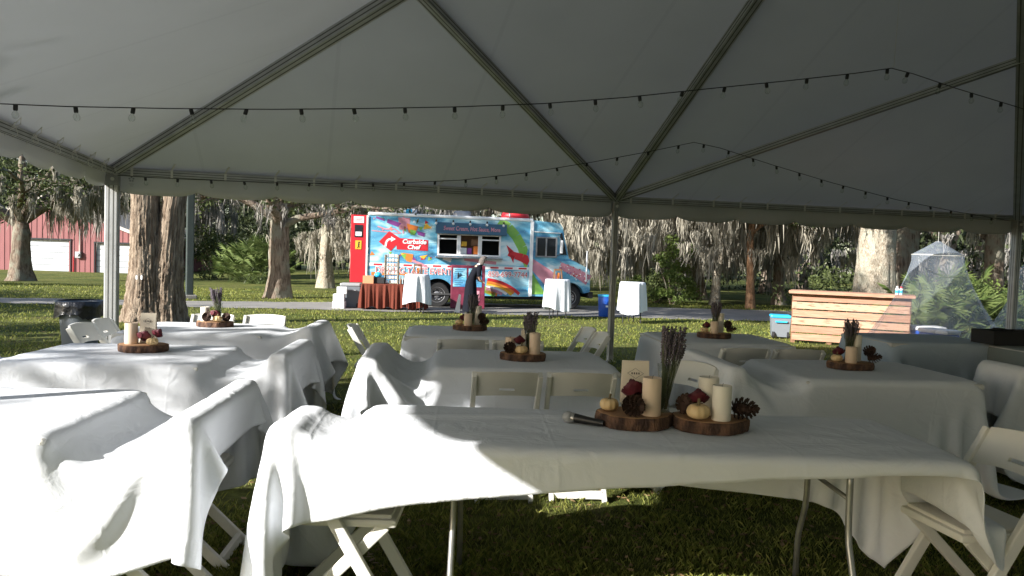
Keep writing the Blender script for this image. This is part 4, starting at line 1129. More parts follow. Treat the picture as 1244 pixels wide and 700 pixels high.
def oak(label, base, h, r0, seed, limbs=6, reach=5.0, fork=0.35, leaf='leaf', leaf_n=5000, leaf_s=0.09, moss_n=60, moss_len=1.6, moss='moss', moss_w=0.03, moss_per=34, bark='bark', lean=(0, 0), trunk_n=18, name='live_oak', group='mossy oaks beyond the lawn', cat='tree', moss_z=None, azs=None, flare=0.45, crown_lift=0.0, curtain=0, rise=0.55, moss_spread=0.24, amp=0.06):
    r = random.Random(seed); g = gz(base[0], base[1])
    t = thing(name, label, cat, (base[0], base[1], g - 0.05), 0, group)
    fz = h * fork
    path = [(0, 0, 0), (lean[0] * 0.3 + r.uniform(-.05, .05), lean[1] * 0.3, fz * 0.35), (lean[0] * 0.7, lean[1] * 0.7 + r.uniform(-.05, .05), fz * 0.7), (lean[0], lean[1], fz), (lean[0] * 1.1 + r.uniform(-.3, .3), lean[1] * 1.1 + r.uniform(-.3, .3), fz * 1.45), (lean[0] * 1.2 + r.uniform(-.5, .5), lean[1] * 1.2, h * 0.78)]
    parts = [rough_tube(path, [r0, r0 * 0.86, r0 * 0.80, r0 * 0.82, r0 * 0.5, r0 * 0.2], trunk_n, amp, seed, flare, 6)]
    anchors = []; manch = []
    for k in range(limbs):
        f = r.uniform(0.0, 1.0); s = Vector(path[3]).lerp(Vector(path[4]), f) + Vector((0, 0, -0.15))
        az = azs[k] if azs and k < len(azs) else 2 * PI * (k + r.uniform(-0.3, 0.3)) / limbs
        L = reach * r.uniform(0.75, 1.2)
        pts = limb_path(s, az, L, rise * r.uniform(0.7, 1.4), 0.5, r)
        rr = r0 * r.uniform(0.34, 0.5)
        parts.append(rough_tube(pts, [rr * (1 - 0.8 * i / (len(pts) - 1)) for i in range(len(pts))], 10, 0.06, seed + k, 0, 2))
        for i in range(2, len(pts)):
            anchors.append(pts[i]); manch.append(pts[i]); manch.append(pts[i].lerp(pts[i - 1], 0.5))
            for _ in range(2):
                sub = limb_path(pts[i], az + r.uniform(-1.4, 1.4), L * 0.34, r.uniform(-0.1, 0.6), 0.5, r, 3)
                parts.append(rough_tube(sub, [rr * 0.32, rr * 0.22, rr * 0.13, rr * 0.05], 6, 0.03, seed + i, 0, 1))
                anchors += sub[1:]; manch += sub[1:]
    V, F = join(parts)
    link('trunk', np_mesh('trunk', V, F, M[bark], True), t)
    A = np.array([tuple(a) for a in anchors]); A[:, 2] += crown_lift
    if leaf_n:
        per = max(1, leaf_n // len(A)); C = clump_points(A, per, reach * 0.16)
        V, F = leaf_quads(C, leaf_s); o = link('crown', np_mesh('crown', V, F, M[leaf]), t)
    if moss_n:
        Am = np.array([tuple(a) for a in manch])
        if moss_z: Am = Am[(Am[:, 2] > moss_z[0]) & (Am[:, 2] < moss_z[1])] if ((Am[:, 2] > moss_z[0]) & (Am[:, 2] < moss_z[1])).any() else Am
        Am = Am[rng.integers(0, len(Am), moss_n)] + rng.normal(size=(moss_n, 3)) * np.array([0.3, 0.3, 0.12])
        if curtain:
            q = rng.uniform(0, 2 * PI, curtain); rr_ = reach * rng.uniform(0.15, 0.95, curtain)
            Am = np.concatenate([Am, np.stack([lean[0] + rr_ * np.cos(q), lean[1] + rr_ * np.sin(q), rng.uniform(1.9, h * 0.62, curtain)], 1)])
        V, F = moss_ribbons(Am, moss_per, moss_len, moss_spread, moss_w)
        link('spanish_moss', np_mesh('spanish_moss', V, F, M[moss]), t)
    return t
# twin trunked oak near the corner post
def twin_oak():
    b = P(184, 391, gz(-7, 14.4)); g = gz(b.x, b.y)
    t = thing('twin_oak', 'huge double trunked oak with furrowed bark behind the corner post', 'tree', (b.x, b.y, g - 0.08), 0)
    A = rough_tube([(-0.10, 0, 0), (-0.12, 0, 0.7), (-0.13, 0, 1.5), (-0.14, 0, 2.4), (-0.18, 0, 4.0), (-0.6, 0.2, 6.5)], [0.36, 0.30, 0.275, 0.25, 0.24, 0.22], 110, 0.050, 5, 0.40, 26)
    B = rough_tube([(0.22, 0.12, 0), (0.24, 0.12, 0.7), (0.28, 0.12, 1.5), (0.37, 0.10, 2.4), (0.56, 0.1, 4.0), (1.1, 0.3, 6.5)], [0.33, 0.275, 0.245, 0.215, 0.21, 0.2], 110, 0.050, 8, 0.40, 26)
    V, F = join([A, B])
    # furrowed plates: push vertices in and out along the trunk
    link('trunk', np_mesh('trunk', V, F, M['bark_near'], True), t)
    r = random.Random(4); parts = []; anchors = []
    for k in range(9):
        s = Vector((-0.4, 0.2, 6.2)) if k % 2 else Vector((1.0, 0.3, 6.2))
        pts = limb_path(s, 2 * PI * k / 9 + r.uniform(-.3, .3), r.uniform(4, 6.5), r.uniform(0.35, 0.9), 0.4, r)
        parts.append(rough_tube(pts, [0.17 * (1 - 0.85 * i / 6) for i in range(7)], 10, 0.05, k, 0, 2))
        for i in range(2, 7):
            anchors.append(pts[i])
            sub = limb_path(pts[i], r.uniform(0, 6.28), 1.8, 0.3, 0.3, r, 3); anchors += sub[1:]
            parts.append(rough_tube(sub, [0.05, 0.035, 0.02, 0.01], 6, 0.03, i, 0, 1))
    V, F = join(parts); link('limbs', np_mesh('limbs', V, F, M['bark_near'], True), t)
    Am = np.array([tuple(a) for a in anchors])
    V, F = leaf_quads(clump_points(Am, 110, 1.0), 0.10); link('crown', np_mesh('crown', V, F, M['leaf']), t)
    V, F = moss_ribbons(Am[rng.integers(0, len(Am), 50)], 26, 1.4, 0.2, 0.02); link('spanish_moss', np_mesh('spanish_moss', V, F, M['moss']), t)
    # a small pair of white tags nailed to the bark
    q = thing('bark_tags', 'two small white tags hanging on the bark of the double oak', 'tag', (b.x + 0.05, b.y - 0.62, g + 0.92))
    MB().bar((-0.07, 0, 0.05), (0.09, 0.03, 0.055), 0.006, 0.006).build('wire', M['steel'], q)
    for dx in (-0.045, 0.05): MB().cbox((dx, 0, 0), (0.035, 0.01, 0.075), 0.004).build('tag', M['white'], q)
twin_oak()
def at(px, py, y):            # ground position under a pixel column at distance y
    p = PD(px, py, y); return (p.x, p.y)
oak('forked mossy oak in front of the red barn', at(26, 338, 38), 11, 0.50, 41, limbs=7, reach=5.5, fork=0.22, leaf_n=5500, leaf_s=0.11, moss_n=110, moss_len=2.2, moss_w=0.03, moss_per=40, azs=[0.25, 2.9, -0.5, 1.2, 0.7, -1.2, 3.6], rise=0.85)
oak('grey trunked oak with a low fork left of the food truck', at(338, 362, 25), 9.5, 0.36, 42, limbs=8, reach=4.2, fork=0.27, leaf_n=4500, leaf_s=0.08, moss_n=90, moss_len=1.1, moss='moss_grey', moss_w=0.02, moss_per=34, azs=[0.15, 2.9, -0.35, 1.5, 3.5, 0.8, 2.2, -1.4], rise=0.5, bark='bark')
oak('pale oak draped in ivy and moss behind the red truck door', at(396, 345, 33), 11, 0.30, 43, limbs=7, reach=3.6, fork=0.36, leaf_n=6000, curtain=90, leaf_s=0.09, moss_n=120, moss_len=1.7, moss_w=0.026, bark='bark_pale')
# moss hung trees right of the truck
mid = 'moss curtained oak behind the food truck bonnet'
oak(mid, at(705, 350, 33), 11, 0.24, 44, limbs=8, reach=4.2, fork=0.34, leaf_n=3500, curtain=170, leaf_s=0.09, moss_n=170, moss_len=1.7, moss_per=44, moss_w=0.03, bark='bark', moss_spread=0.3)
oak('moss curtained oak behind the tent post', at(778, 350, 31), 10.5, 0.17, 45, limbs=8, reach=3.8, fork=0.36, leaf_n=3500, curtain=150, leaf_s=0.09, moss_n=150, moss_len=1.6, moss_per=44, moss_w=0.028, bark='bark_pale', moss_spread=0.3)
oak('dark leaning oak behind the bright green shrub', at(850, 365, 33), 10, 0.26, 46, limbs=7, reach=4.2, fork=0.34, leaf_n=7000, curtain=50, lean=(-0.5, 0), leaf_s=0.10, moss_n=120, moss_len=1.6, moss_w=0.03, bark='bark')
oak('pale trunked oak hung with beards of moss, across the drive', at(868, 372, 29), 9, 0.17, 47, limbs=8, reach=2.8, fork=0.30, leaf_n=2500, curtain=100, leaf_s=0.08, moss_n=150, moss_len=1.5, moss_per=44, moss_w=0.026, bark='bark_pale', lean=(0.15, 0), moss_spread=0.3)
oak('slim orange barked tree forking high across the drive', at(911, 378, 27.5), 8.2, 0.155, 48, limbs=5, reach=2.6, fork=0.33, leaf_n=4200, leaf_s=0.07, moss_n=46, moss_len=1.3, moss_w=0.02, bark='bark_pine', lean=(-0.12, 0), azs=[0.25, 2.6, 1.2, 4.0, 0.6], rise=1.1, flare=0.25, amp=0.03)
oak('shaggy moss covered oak between orange tree and pallet bar', at(945, 372, 31), 10, 0.22, 49, limbs=8, reach=4.0, fork=0.34, leaf_n=3600, curtain=170, leaf_s=0.09, moss_n=170, moss_len=1.7, moss_per=44, moss_w=0.028, bark='bark', moss_spread=0.32)
oak('massive pale barked oak behind the pallet bar', at(1062, 360, 21.5), 11, 0.55, 50, limbs=8, reach=4.5, fork=0.42, leaf_n=6500, leaf_s=0.09, moss_n=200, moss_len=1.6, moss_w=0.022, moss_per=40, bark='bark_pale', trunk_n=46, flare=0.3, azs=[2.8, 0.3, 3.3, 3.8, 1.8, -0.6, 2.3, 1.0], amp=0.035, rise=0.35)
oak('second stem of oak close behind the mosquito net', at(1098, 352, 23.5), 10, 0.40, 51, limbs=6, reach=3.6, fork=0.45, leaf_n=5500, leaf_s=0.085, moss_n=90, moss_len=1.6, moss_w=0.02, bark='bark')
oak('dark leafy oak behind the mosquito net', at(1205, 352, 25), 10, 0.35, 52, limbs=8, reach=4.2, fork=0.28, leaf_n=11000, leaf_s=0.085, moss_n=70, moss_len=1.5, moss_w=0.02, bark='bark')
oak('leafy oak hung with grey moss behind the barn end', at(215, 340, 46), 12, 0.4, 53, limbs=8, reach=5.5, fork=0.26, leaf_n=9000, leaf_s=0.13, moss_n=90, moss_len=2.6, moss_w=0.04, moss='moss_grey')
# oaks outside the picture on the sunny side: their crowns dapple lawn and truck
side = 'spreading live oak on the sunny side of the lawn'
for k, (x, y, hh) in enumerate(((-21, 3.5, 11), (-27, 11, 12), (-33, 0, 13), (-36, 20, 13))):
    oak(side, (x, y), hh, 0.45, 60 + k, limbs=9, reach=5.0, fork=0.34, leaf_n=6500, leaf_s=0.15, moss_n=50, moss_len=1.6, moss_w=0.04, group='oaks on the sunny side of the lawn')
oak('slender oak added out of view to dapple the marquee side tables', (-14.6, -1.9), 11, 0.22, 71, limbs=8, reach=3.0, fork=0.45, leaf_n=2200, leaf_s=0.13, moss_n=26, moss_len=1.0, moss_w=0.03, group=None)  # unseen oak added so its thin crown partly shades the left tables
shade = 'broad oak added out of view to dim the marquee'  # unseen oaks added to keep sky light out from the right and behind
for k, (x, y, hh) in enumerate(((14.5, 8, 11), (16, 2, 12), (14, -4, 11), (9, -9, 12), (2.5, -11, 11), (19, -6, 12), (20, 12, 12), (-4.5, -12.5, 11), (-0.5, -15, 12))):
    oak(shade, (x, y), hh, 0.45, 90 + k, limbs=9, reach=4.8, fork=0.20, leaf_n=7500, leaf_s=0.17, moss_n=40, moss_len=1.6, moss_w=0.05, group='added oaks that dim the marquee')
# the dark wood behind everything
def wood():
    V = []; F = []; o = 0
    n = 760; C = []
    for k in range(n):
        x = rng.uniform(-75, 85); d = rng.uniform(0, 1)
        y0 = 62 if x < -22 else (50 if x < -8 else 40)
        y = y0 + d * 16 - 0.05 * min(0, x); z = rng.uniform(0.3, 13) if x > -8 or x < -60 else rng.uniform(0.3, 15)
        C.append((x, y, z))
    C = np.array(C)
    P_ = clump_points(C, 280, 2.4)
    v, f = leaf_quads(P_, 0.17); V.append(v); F.append(f + o); o += len(v)
    v, f = join([(v, f)])
    tag(link('woodland', np_mesh('woodland', v, f, M['leaf_far'])), 'dark wood closing off the lawn', 'wood', kind='stuff')
    A = np.array([(rng.uniform(-6, 60), rng.uniform(38, 46), rng.uniform(1.5, 10)) for _ in range(900)])
    v, f = moss_ribbons(A, 30, 1.8, 0.35, 0.04)
    tag(link('woodland_moss', np_mesh('woodland_moss', v, f, M['moss_grey'])), 'grey moss hanging all along the wood edge', 'moss', kind='stuff')
    # solid dark interior of the wood so that no sky shows between the stems
    A = np.array([(rng.uniform(-110, 120), rng.uniform(78, 92), rng.uniform(0, 15)) for _ in range(420)])
    v, f = leaf_quads(clump_points(A, 90, 4.0), 0.8)
    tag(link('far_woodland', np_mesh('far_woodland', v, f, M['leaf_far'])), 'far dark trees beyond the wood edge', 'wood', kind='stuff')
wood()
for k in range(16):
    x = rng.uniform(-10, 50); y = rng.uniform(39, 45)
    v, f = rough_tube([(0, 0, 0), (rng.uniform(-.3, .3), 0, 2), (rng.uniform(-.6, .6), 0, 4), (rng.uniform(-1, 1), 0, 9)], [0.3, 0.24, 0.22, 0.1], 12, 0.06, 80 + k, 0.3, 4)
    tag(link('tree_trunk', np_mesh('tree_trunk', v, f, M['bark'], True), None, (x, y, gz(x, y) - 0.05)), 'bare trunk standing at the edge of the dark wood', 'tree', 'trunks along the wood edge')
# shrubs
def shrub(label, px, py, y, w, h, n, m, s, name='shrub', group=None):
    x, yy = at(px, py, y); g = gz(x, yy)
    t = thing(name, label, 'shrub', (x, yy, g), 0, group)
    k = 26; C = np.stack([rng.normal(size=k) * w * 0.3, rng.normal(size=k) * w * 0.22, np.abs(rng.uniform(0.08, 1, k)) * h * 0.85], 1)
    C[:, :2] *= (1.2 - 0.6 * C[:, 2:3] / h)
    v, f = leaf_quads(clump_points(C, n // k, w * 0.2), s); link('foliage', np_mesh('foliage', v, f, M[m]), t)
    mb = MB()
    for j in range(7): mb.tube([(0.1 * math.cos(j), 0.1 * math.sin(j), -0.02), tuple(C[j] * 0.5), tuple(C[j])], [0.03, 0.02, 0.008], 6)
    mb.build('stems', M['bark'], t)
shrub('bright green leafy shrub across the drive', 818, 368, 28.5, 1.7, 2.9, 2600, 'leaf_bright', 0.075)
shrub('low green shrub left of the bright shrub', 800, 372, 29.5, 1.3, 1.3, 900, 'leaf', 0.07)
shrub('yellow green shrub behind the mosquito net', 1205, 395, 19, 2.2, 1.5, 2600, 'leaf_bright', 0.055)
shrub('dark shrub at the end of the pallet bar', 1010, 372, 24, 3.0, 1.6, 2200, 'leaf', 0.07)
shrub('dark shrub tight against wood left of truck', 262, 350, 44, 3.5, 3.5, 1500, 'leaf', 0.12)
# fan palms
def palmetto(label, px, py, y, R, n, seed):
    r = random.Random(seed); x, yy = at(px, py, y); g = gz(x, yy)
    t = thing('palmetto', label, 'palm', (x, yy, g), 0, 'palmetto clumps')
    for k in range(n):
        q = r.uniform(0, 2 * PI); el = r.uniform(0.35, 1.35); L = R * r.uniform(0.6, 1.0)
        d = Vector((math.cos(q) * math.cos(el), math.sin(q) * math.cos(el), math.sin(el))); b = Vector((r.uniform(-.25, .25) * R, r.uniform(-.25, .25) * R, 0))
        e = b + d * L; s = d.cross(Vector((0, 0, 1))).normalized(); u = s.cross(d)
        m = MB(); m.tube([b, b.lerp(e, 0.5) + Vector((0, 0, 0.03)), e], [0.012, 0.009, 0.006], 5)
        fr = min(0.46, R * 0.32) * r.uniform(0.75, 1.25) * (1.3 if y > 30 else 1); nb = 15
        for j in range(nb):
            a = (j / (nb - 1) - 0.5) * 4.4 + r.uniform(-0.05, 0.05)
            dd = (d * math.cos(a) + s * math.sin(a)).normalized(); w = (dd.cross(u)).normalized() * fr * 0.021
            tip = e + dd * fr * r.uniform(0.85, 1.05) - Vector((0, 0, fr * 0.18)); md = e + dd * fr * 0.45
            m.add([e, md + w + u * 0.01, tip, md - w + u * 0.01], [(0, 1, 2), (0, 2, 3)])
        m.build('frond', M['palm'], t)
palmetto('palmetto clump with stiff fan leaves in the sun by the wood', 312, 346, 36, 2.1, 60, 1)
palmetto('second palmetto clump beside the grey trunked oak', 286, 344, 38, 1.7, 40, 2)
palmetto('tall palmetto with fan leaves seen through the mosquito net', 1150, 398, 17.2, 1.55, 80, 3)
palmetto('wide palmetto right of the mosquito net', 1212, 398, 17.6, 1.2, 50, 4)
palmetto('small palmetto between net and pallet bar', 1115, 402, 16.8, 1.0, 34, 5)
# ------------------------------------------------------------------ grass
def grass():
    def patch(n, x0, x1, y0, y1, ln, wd, clump=0.5, near=True):
        if near:
            u = rng.uniform(0, 1, n); y = 1.0 / (1 / y0 + (1 / y1 - 1 / y0) * u)
        else: y = rng.uniform(y0, y1, n)
        x = rng.uniform(-1, 1, n) * (0.78 * y + 0.5)
        bald = np.sin(x * 1.7 + 2.1 * np.sin(y * 0.9)) * np.sin(y * 1.3 + 1.7 * np.sin(x * 1.1 + 1)) + 0.5 * np.sin(x * 5.1 + y * 3.7) * np.sin(y * 4.3 - x * 2.9)
        keep = (x > x0) & (x < x1) & (bald > rng.uniform(-1.3, 0.35, n) - 0.15); x = x[keep]; y = y[keep]
        n = len(x)
        tuft = 0.5 + 0.5 * np.sin(x * 7.3 + 3 * np.sin(y * 3.1)) * np.sin(y * 6.1 + 2 * np.sin(x * 2.7))
        z = np.array([gz(a, b) for a, b in zip(x, y)])
        h = ln * (0.5 + 0.8 * tuft) * rng.uniform(0.5, 1.3, n) * (1 + 0.03 * y)
        a = rng.uniform(0, 2 * PI, n); w = wd * rng.uniform(0.7, 1.4, n) * (1 + 0.10 * y)
        le = h * rng.uniform(0.2, 1.1, n); la = rng.uniform(0, 2 * PI, n)
        c, s = np.cos(a) * w, np.sin(a) * w
        V = np.stack([np.stack([x - c, y - s, z - 0.003], 1), np.stack([x + c, y + s, z - 0.003], 1), np.stack([x + np.cos(la) * le * 0.45 + c * 0.6, y + np.sin(la) * le * 0.45 + s * 0.6, z + h * 0.7], 1), np.stack([x + np.cos(la) * le, y + np.sin(la) * le, z + h], 1)], 1).reshape(-1, 3)
        return V, np.arange(4 * n).reshape(n, 4)
    V, F = join([patch(290000, -8, 8, 1.6, 14, 0.033, 0.0014), patch(85000, -22, 20, 9, 30, 0.03, 0.004, near=False)])
    # nothing grows on the drive
    yc = np.interp(V[::4, 0], [p[0] for p in ROAD], [p[1] for p in ROAD]); wc = np.interp(V[::4, 0], [p[0] for p in ROAD], [p[2] for p in ROAD])
    ok = np.abs(V[::4, 1] - yc) > wc - 0.1
    F = F[ok]
    tag(link('grass', np_mesh('grass', V, F, M['blade'])), 'short mown grass of the lawn', 'grass', kind='stuff')
    n = 9000; y = 1.0 / (1 / 2.0 + (1 / 30 - 1 / 2.0) * rng.uniform(0, 1, n)); x = rng.uniform(-1, 1, n) * (0.78 * y + 0.5)
    extra = np.stack([rng.normal(size=900) * 2.2 - 6.5, rng.normal(size=900) * 1.5 + 10.5], 1)
    x = np.concatenate([x, extra[:, 0]]); y = np.concatenate([y, extra[:, 1]])
    C = np.stack([x, y, np.array([gz(a, b) for a, b in zip(x, y)]) + 0.02], 1)
    V, F = leaf_quads(C, 0.026)
    V = V.reshape(-1, 4, 3); V[:, :, 2] = C[:, None, 2] + (V[:, :, 2] - C[:, None, 2]) * 0.35; V = V.reshape(-1, 3)
    tag(link('leaf_litter', np_mesh('leaf_litter', V, F, M['straw'])), 'dry fallen leaves scattered over the lawn', 'leaves', kind='stuff')
grass()
# ------------------------------------------------------------------ text
def lettering(txt, size, m, parent, loc, rot, name='lettering', depth=0.002, bold=0.0, width=None, shear=0.0):
    c = bpy.data.curves.new(name, 'FONT'); c.body = txt; c.size = size; c.extrude = depth; c.offset = bold; c.align_x = 'CENTER'; c.align_y = 'CENTER'; c.shear = shear
    c.resolution_u = 3
    o = bpy.data.objects.new(name, c); col.objects.link(o)
    bpy.context.view_layer.update()
    me = bpy.data.meshes.new_from_object(o)
    bpy.data.objects.remove(o)
    me.materials.clear(); me.materials.append(m)
    k = link(name, me, parent, loc, rot)
    if width:
        xs = [v.co.x for v in me.vertices]; w = max(xs) - min(xs)
        for v in me.vertices: v.co.x *= width / w
    return k
# ------------------------------------------------------------------ barn
def barn():
    y = 58.0; c = PD(55, 330, y); g = gz(c.x, y); mpp = y / FPX
    t = thing('red_barn', 'red metal barn with white roller doors beyond the lawn', 'barn', (c.x, y, g))
    hw = 7.4; eh = 3.0; ph = 5.7; dep = 14
    d1 = ((30 - 55) * mpp, (86 - 55) * mpp, 2.45); d2 = ((115 - 55) * mpp, (160 - 55) * mpp, 2.3)
    # front wall as ribbed sheets with door openings
    def top(u): return eh + (ph - eh) * (1 - abs(u) / hw)
    u = -hw; k = 0
    while u < hw - 0.01:
        v = min(u + 0.42, hw)
        z0 = 0.0
        for d in (d1, d2):
            if (u + v) / 2 > d[0] and (u + v) / 2 < d[1]: z0 = d[2]
        m = MB(); m.prism([(u, z0), (v - 0.05, z0), (v - 0.05, top(v - 0.05)), (u, top(u))], 0, 0.05, (0, 2, 1)); m.prism([(v - 0.05, z0), (v, z0), (v, top(v)), (v - 0.05, top(v - 0.05))], -0.03, 0.05, (0, 2, 1))
        m.build('wall_sheet', M['barn_red'], t); u = v; k += 1
    for s in (-1, 1):
        MB().box((s * (hw - 0.03), dep / 2 + 0.1, eh / 2), (0.06, dep, eh)).build('side_wall', M['barn_red'], t)
        m = MB(); m.prism([(s * (hw + 0.35), eh - 0.12), (0, ph + 0.05), (0, ph + 0.17), (s * (hw + 0.35), eh + 0.0)], -0.35, dep + 0.3, (0, 2, 1)); m.build('roof', M['roofing'], t)
        m = MB(); m.bar((s * (hw + 0.36), -0.40, eh - 0.10), (0, -0.40, ph + 0.06), 0.05, 0.24); m.build('barge_board', M['barn_trim'], t)
    for d in (d1, d2):
        dr = MB().box(((d[0] + d[1]) / 2, 0.22, d[2] / 2), (d[1] - d[0], 0.04, d[2])).build('roller_door', M['barn_dark'], t)
        n = 5; hh = d[2] / n
        for i in range(n):
            MB().cbox(((d[0] + d[1]) / 2, 0.17, hh * (i + 0.5)), (d[1] - d[0] - 0.08, 0.05, hh - 0.03), 0.012).build('panel', M['barn_white'], dr)
        MB().bar((d[0] - 0.06, -0.045, d[2] + 0.06), (d[1] + 0.06, -0.045, d[2] + 0.06), 0.05, 0.12).build('lintel', M['barn_dark'], t)
        for e in d[:2]: MB().bar((e, -0.045, 0), (e, -0.045, d[2]), 0.07, 0.05, up=(0, 1, 0)).build('door_jamb', M['barn_dark'], t)
    mx = (97 - 55) * mpp
    mt = MB().cbox((mx - 0.05, -0.14, 1.35), (0.42, 0.2, 0.5), 0.02).build('meter_box', M['grey_lid'], t)
    MB().tube([(mx - 0.05, -0.25, 1.38), (mx - 0.05, -0.32, 1.38)], 0.11, 14).build('meter', M['white'], mt)
    MB().tube([(mx + 0.03, -0.09, 1.6), (mx + 0.03, -0.09, 4.3)], 0.055, 8).build('conduit', M['barn_trim'], t)
    MB().tube([(mx - 0.45, -0.09, 0), (mx - 0.45, -0.09, 1.2)], 0.035, 8).build('pipe', M['red'], t)
    MB().box((mx + 0.75, -0.12, 4.1), (0.22, 0.22, 0.35)).build('wall_lamp', M['black'], t)
barn()
x, y = at(230, 362, 23.2); g = gz(x, y)
up = thing('utility_pole', 'dark green square pole standing by the drive behind the twin oak', 'pole', (x, y, g))
MB().cbox((0, 0, 3.4), (0.22, 0.22, 6.9), 0.03, Matrix.Rotation(0.5, 4, 'Z')).build('shaft', M['pole_green'], up)
MB().cbox((0, 0, 0.06), (0.42, 0.42, 0.14), 0.03, Matrix.Rotation(0.5, 4, 'Z')).build('footing', M['road'], up)
# ------------------------------------------------------------------ food truck
RA = PD(446, 372, 22.3); TRX, TRY = RA.x, 22.3
TYAW = math.radians(10.5)
truck = thing('food_truck', 'bright painted food truck with open serving windows parked on the drive', 'food truck', (TRX, TRY, gz(TRX, TRY) + 0.02), TYAW)
truck.scale = (1, 1, 0.965)
TL, TWD = 6.95, 2.2
WS = (2.05, 4.02, 1.66, 2.36)                              # serving window u0 u1 z0 z1
def arch(uc, R, z0, u0, u1, ztop, n=14):
    """panel from u0..u1, z0..ztop with a wheel arch bitten out of its lower edge"""
    cz = 0.40; a0 = math.acos(min(1, (z0 - cz) / R)) if abs(z0 - cz) < R else PI / 2
    pts = [(u0, z0)]
    for i in range(n + 1):
        q = PI / 2 + a0 - 2 * a0 * i / n
        pts.append((uc + R * math.cos(q), cz + R * math.sin(q)))
    return pts + [(u1, z0), (u1, ztop), (u0, ztop)]
def side(v0, v1, windows=True):
    m = MB(); ax = (0, 2, 1)
    m.prism(arch(2.10, 0.52, 0.40, 0, 2.75, 1.10), v0, v1, ax)
    m.prism([(2.75, 0.40), (5.0, 0.40), (5.0, 1.10), (2.75, 1.10)], v0, v1, ax)
    if windows:
        u0, u1, z0, z1 = WS
        m.prism([(0, 1.10), (5.0, 1.10), (5.0, z0), (0, z0)], v0, v1, ax)
        m.prism([(0, z0), (u0, z0), (u0, z1), (0, z1)], v0, v1, ax); m.prism([(u1, z0), (5.0, z0), (5.0, z1), (u1, z1)], v0, v1, ax)
        m.prism([(0, z1), (5.0, z1), (5.0, 2.84), (0, 2.84)], v0, v1, ax)
    else: m.prism([(0, 1.10), (5.0, 1.10), (5.0, 2.84), (0, 2.84)], v0, v1, ax)
    return m
side(0, 0.05).build('side_wall', M['wrap'], truck)
side(TWD - 0.05, TWD, False).build('side_wall', M['wrap'], truck)
MB().box((0.03, TWD / 2, 1.62), (0.05, TWD - 0.11, 2.44)).build('rear_wall', M['white_paint'], truck)
MB().box((2.5, TWD / 2, 0.42), (4.9, TWD - 0.12, 0.06)).build('floor', M['interior'], truck)
MB().box((2.5, TWD - 0.45, 1.4), (4.8, 0.05, 1.9)).build('galley_wall', M['interior'], truck)
MB().cbox((2.5, TWD / 2, 2.885), (5.06, TWD + 0.06, 0.10), 0.03).build('roof', M['white_paint'], truck)
# cab with raked screen and sloping bonnet
cab = [(5.0, 0.42), (5.0, 2.82), (5.78, 2.76), (5.92, 2.66), (6.16, 1.82), (6.86, 1.44), (6.93, 1.34), (6.95, 0.62), (6.80, 0.55)]
fa = arch(6.28, 0.50, 0.55, 5.0, 6.80, 1.0)[:-3]
outline = [(5.0, 0.42), (5.62, 0.42)] + [p for p in fa[1:]] + [(6.95, 0.60), (6.93, 1.30), (6.86, 1.38), (6.22, 1.70), (5.99, 2.70), (5.90, 2.82), (5.0, 2.89)]
m = MB(); m.prism(outline, 0.02, TWD - 0.02, (0, 2, 1)); m.build('cab', M['wrap'], truck, angle=25)
MB().bar((5.0, -0.012, 0.42), (5.0, -0.012, 2.84), 0.10, 0.05, up=(0, 1, 0)).build('door_pillar', M['white_paint'], truck)
MB().box((3.4, 1.1, 0.36), (6.2, 1.7, 0.13)).build('chassis', M['blackm'], truck)
MB().box((6.98, TWD / 2, 0.5), (0.14, TWD, 0.2)).build('bumper', M['blackm'], truck)
MB().tube([(6.80, -0.05, 0.95), (6.80, -0.05, 1.95)], 0.025, 8).build('guide_pole', M['white_paint'], truck)
def wheel(u, v):
    o = MB().lathe([(0.17, -0.11), (0.37, -0.12), (0.40, -0.09), (0.40, 0.09), (0.37, 0.12), (0.17, 0.11)], 36, M=Matrix.Translation((u, v, 0.40)) @ Matrix.Rotation(PI / 2, 4, 'X'), close=False).build('wheel', M['tyre'], truck, angle=40)
    MB().lathe([(0.24, 0.10), (0.245, 0.118), (0.20, 0.10), (0.12, 0.055), (0.10, 0.10), (0.05, 0.115), (0.002, 0.115)], 28, M=Matrix.Translation((u, v, 0.40)) @ Matrix.Rotation(PI / 2, 4, 'X'), close=False).build('rim', M['rim'], o, angle=35)
    for k in range(8):
        q = k * PI / 4; MB().tube([(u + 0.15 * math.cos(q), v - 0.09, 0.40 + 0.15 * math.sin(q)), (u + 0.15 * math.cos(q), v - 0.065, 0.40 + 0.15 * math.sin(q))], 0.022, 8).build('wheel_hole', M['blackm'], o)
for u in (2.10, 6.28):
    wheel(u, 0.20); wheel(u, TWD - 0.20)
    MB().box((u, TWD / 2, 0.62), (0.9, TWD - 0.7, 0.55)).build('wheel_well', M['blackm'], truck)
# cab window and mirror
def framed(name, u0, u1, z0, z1, mullions, fm, parent, v=-0.01, glass='dark_glass', w=0.045):
    o = MB().box(((u0 + u1) / 2, v + 0.018, (z0 + z1) / 2), (u1 - u0, 0.012, z1 - z0)).build(name, M[glass], parent) if glass else None
    p = o if o else parent
    for z in (z0, z1): MB().bar((u0 - w / 2, v, z), (u1 + w / 2, v, z), 0.05, w, b=0.006).build('frame', M[fm], p)
    for u in [u0, u1] + mullions: MB().bar((u, v - 0.002, z0), (u, v - 0.002, z1), w, 0.046, up=(0, 1, 0)).build('frame', M[fm], p)
    return p
framed('cab_window', 5.16, 5.80, 1.72, 2.34, [5.47], 'rim', truck)
m = MB(); m.prism([(5.97, 2.52), (6.15, 1.80), (5.94, 1.80), (5.92, 2.46)], -0.004, 0.02, (0, 2, 1)); m.build('quarter_window', M['dark_glass'], truck)
n = Vector((0.84, 0, 0.24)).normalized()
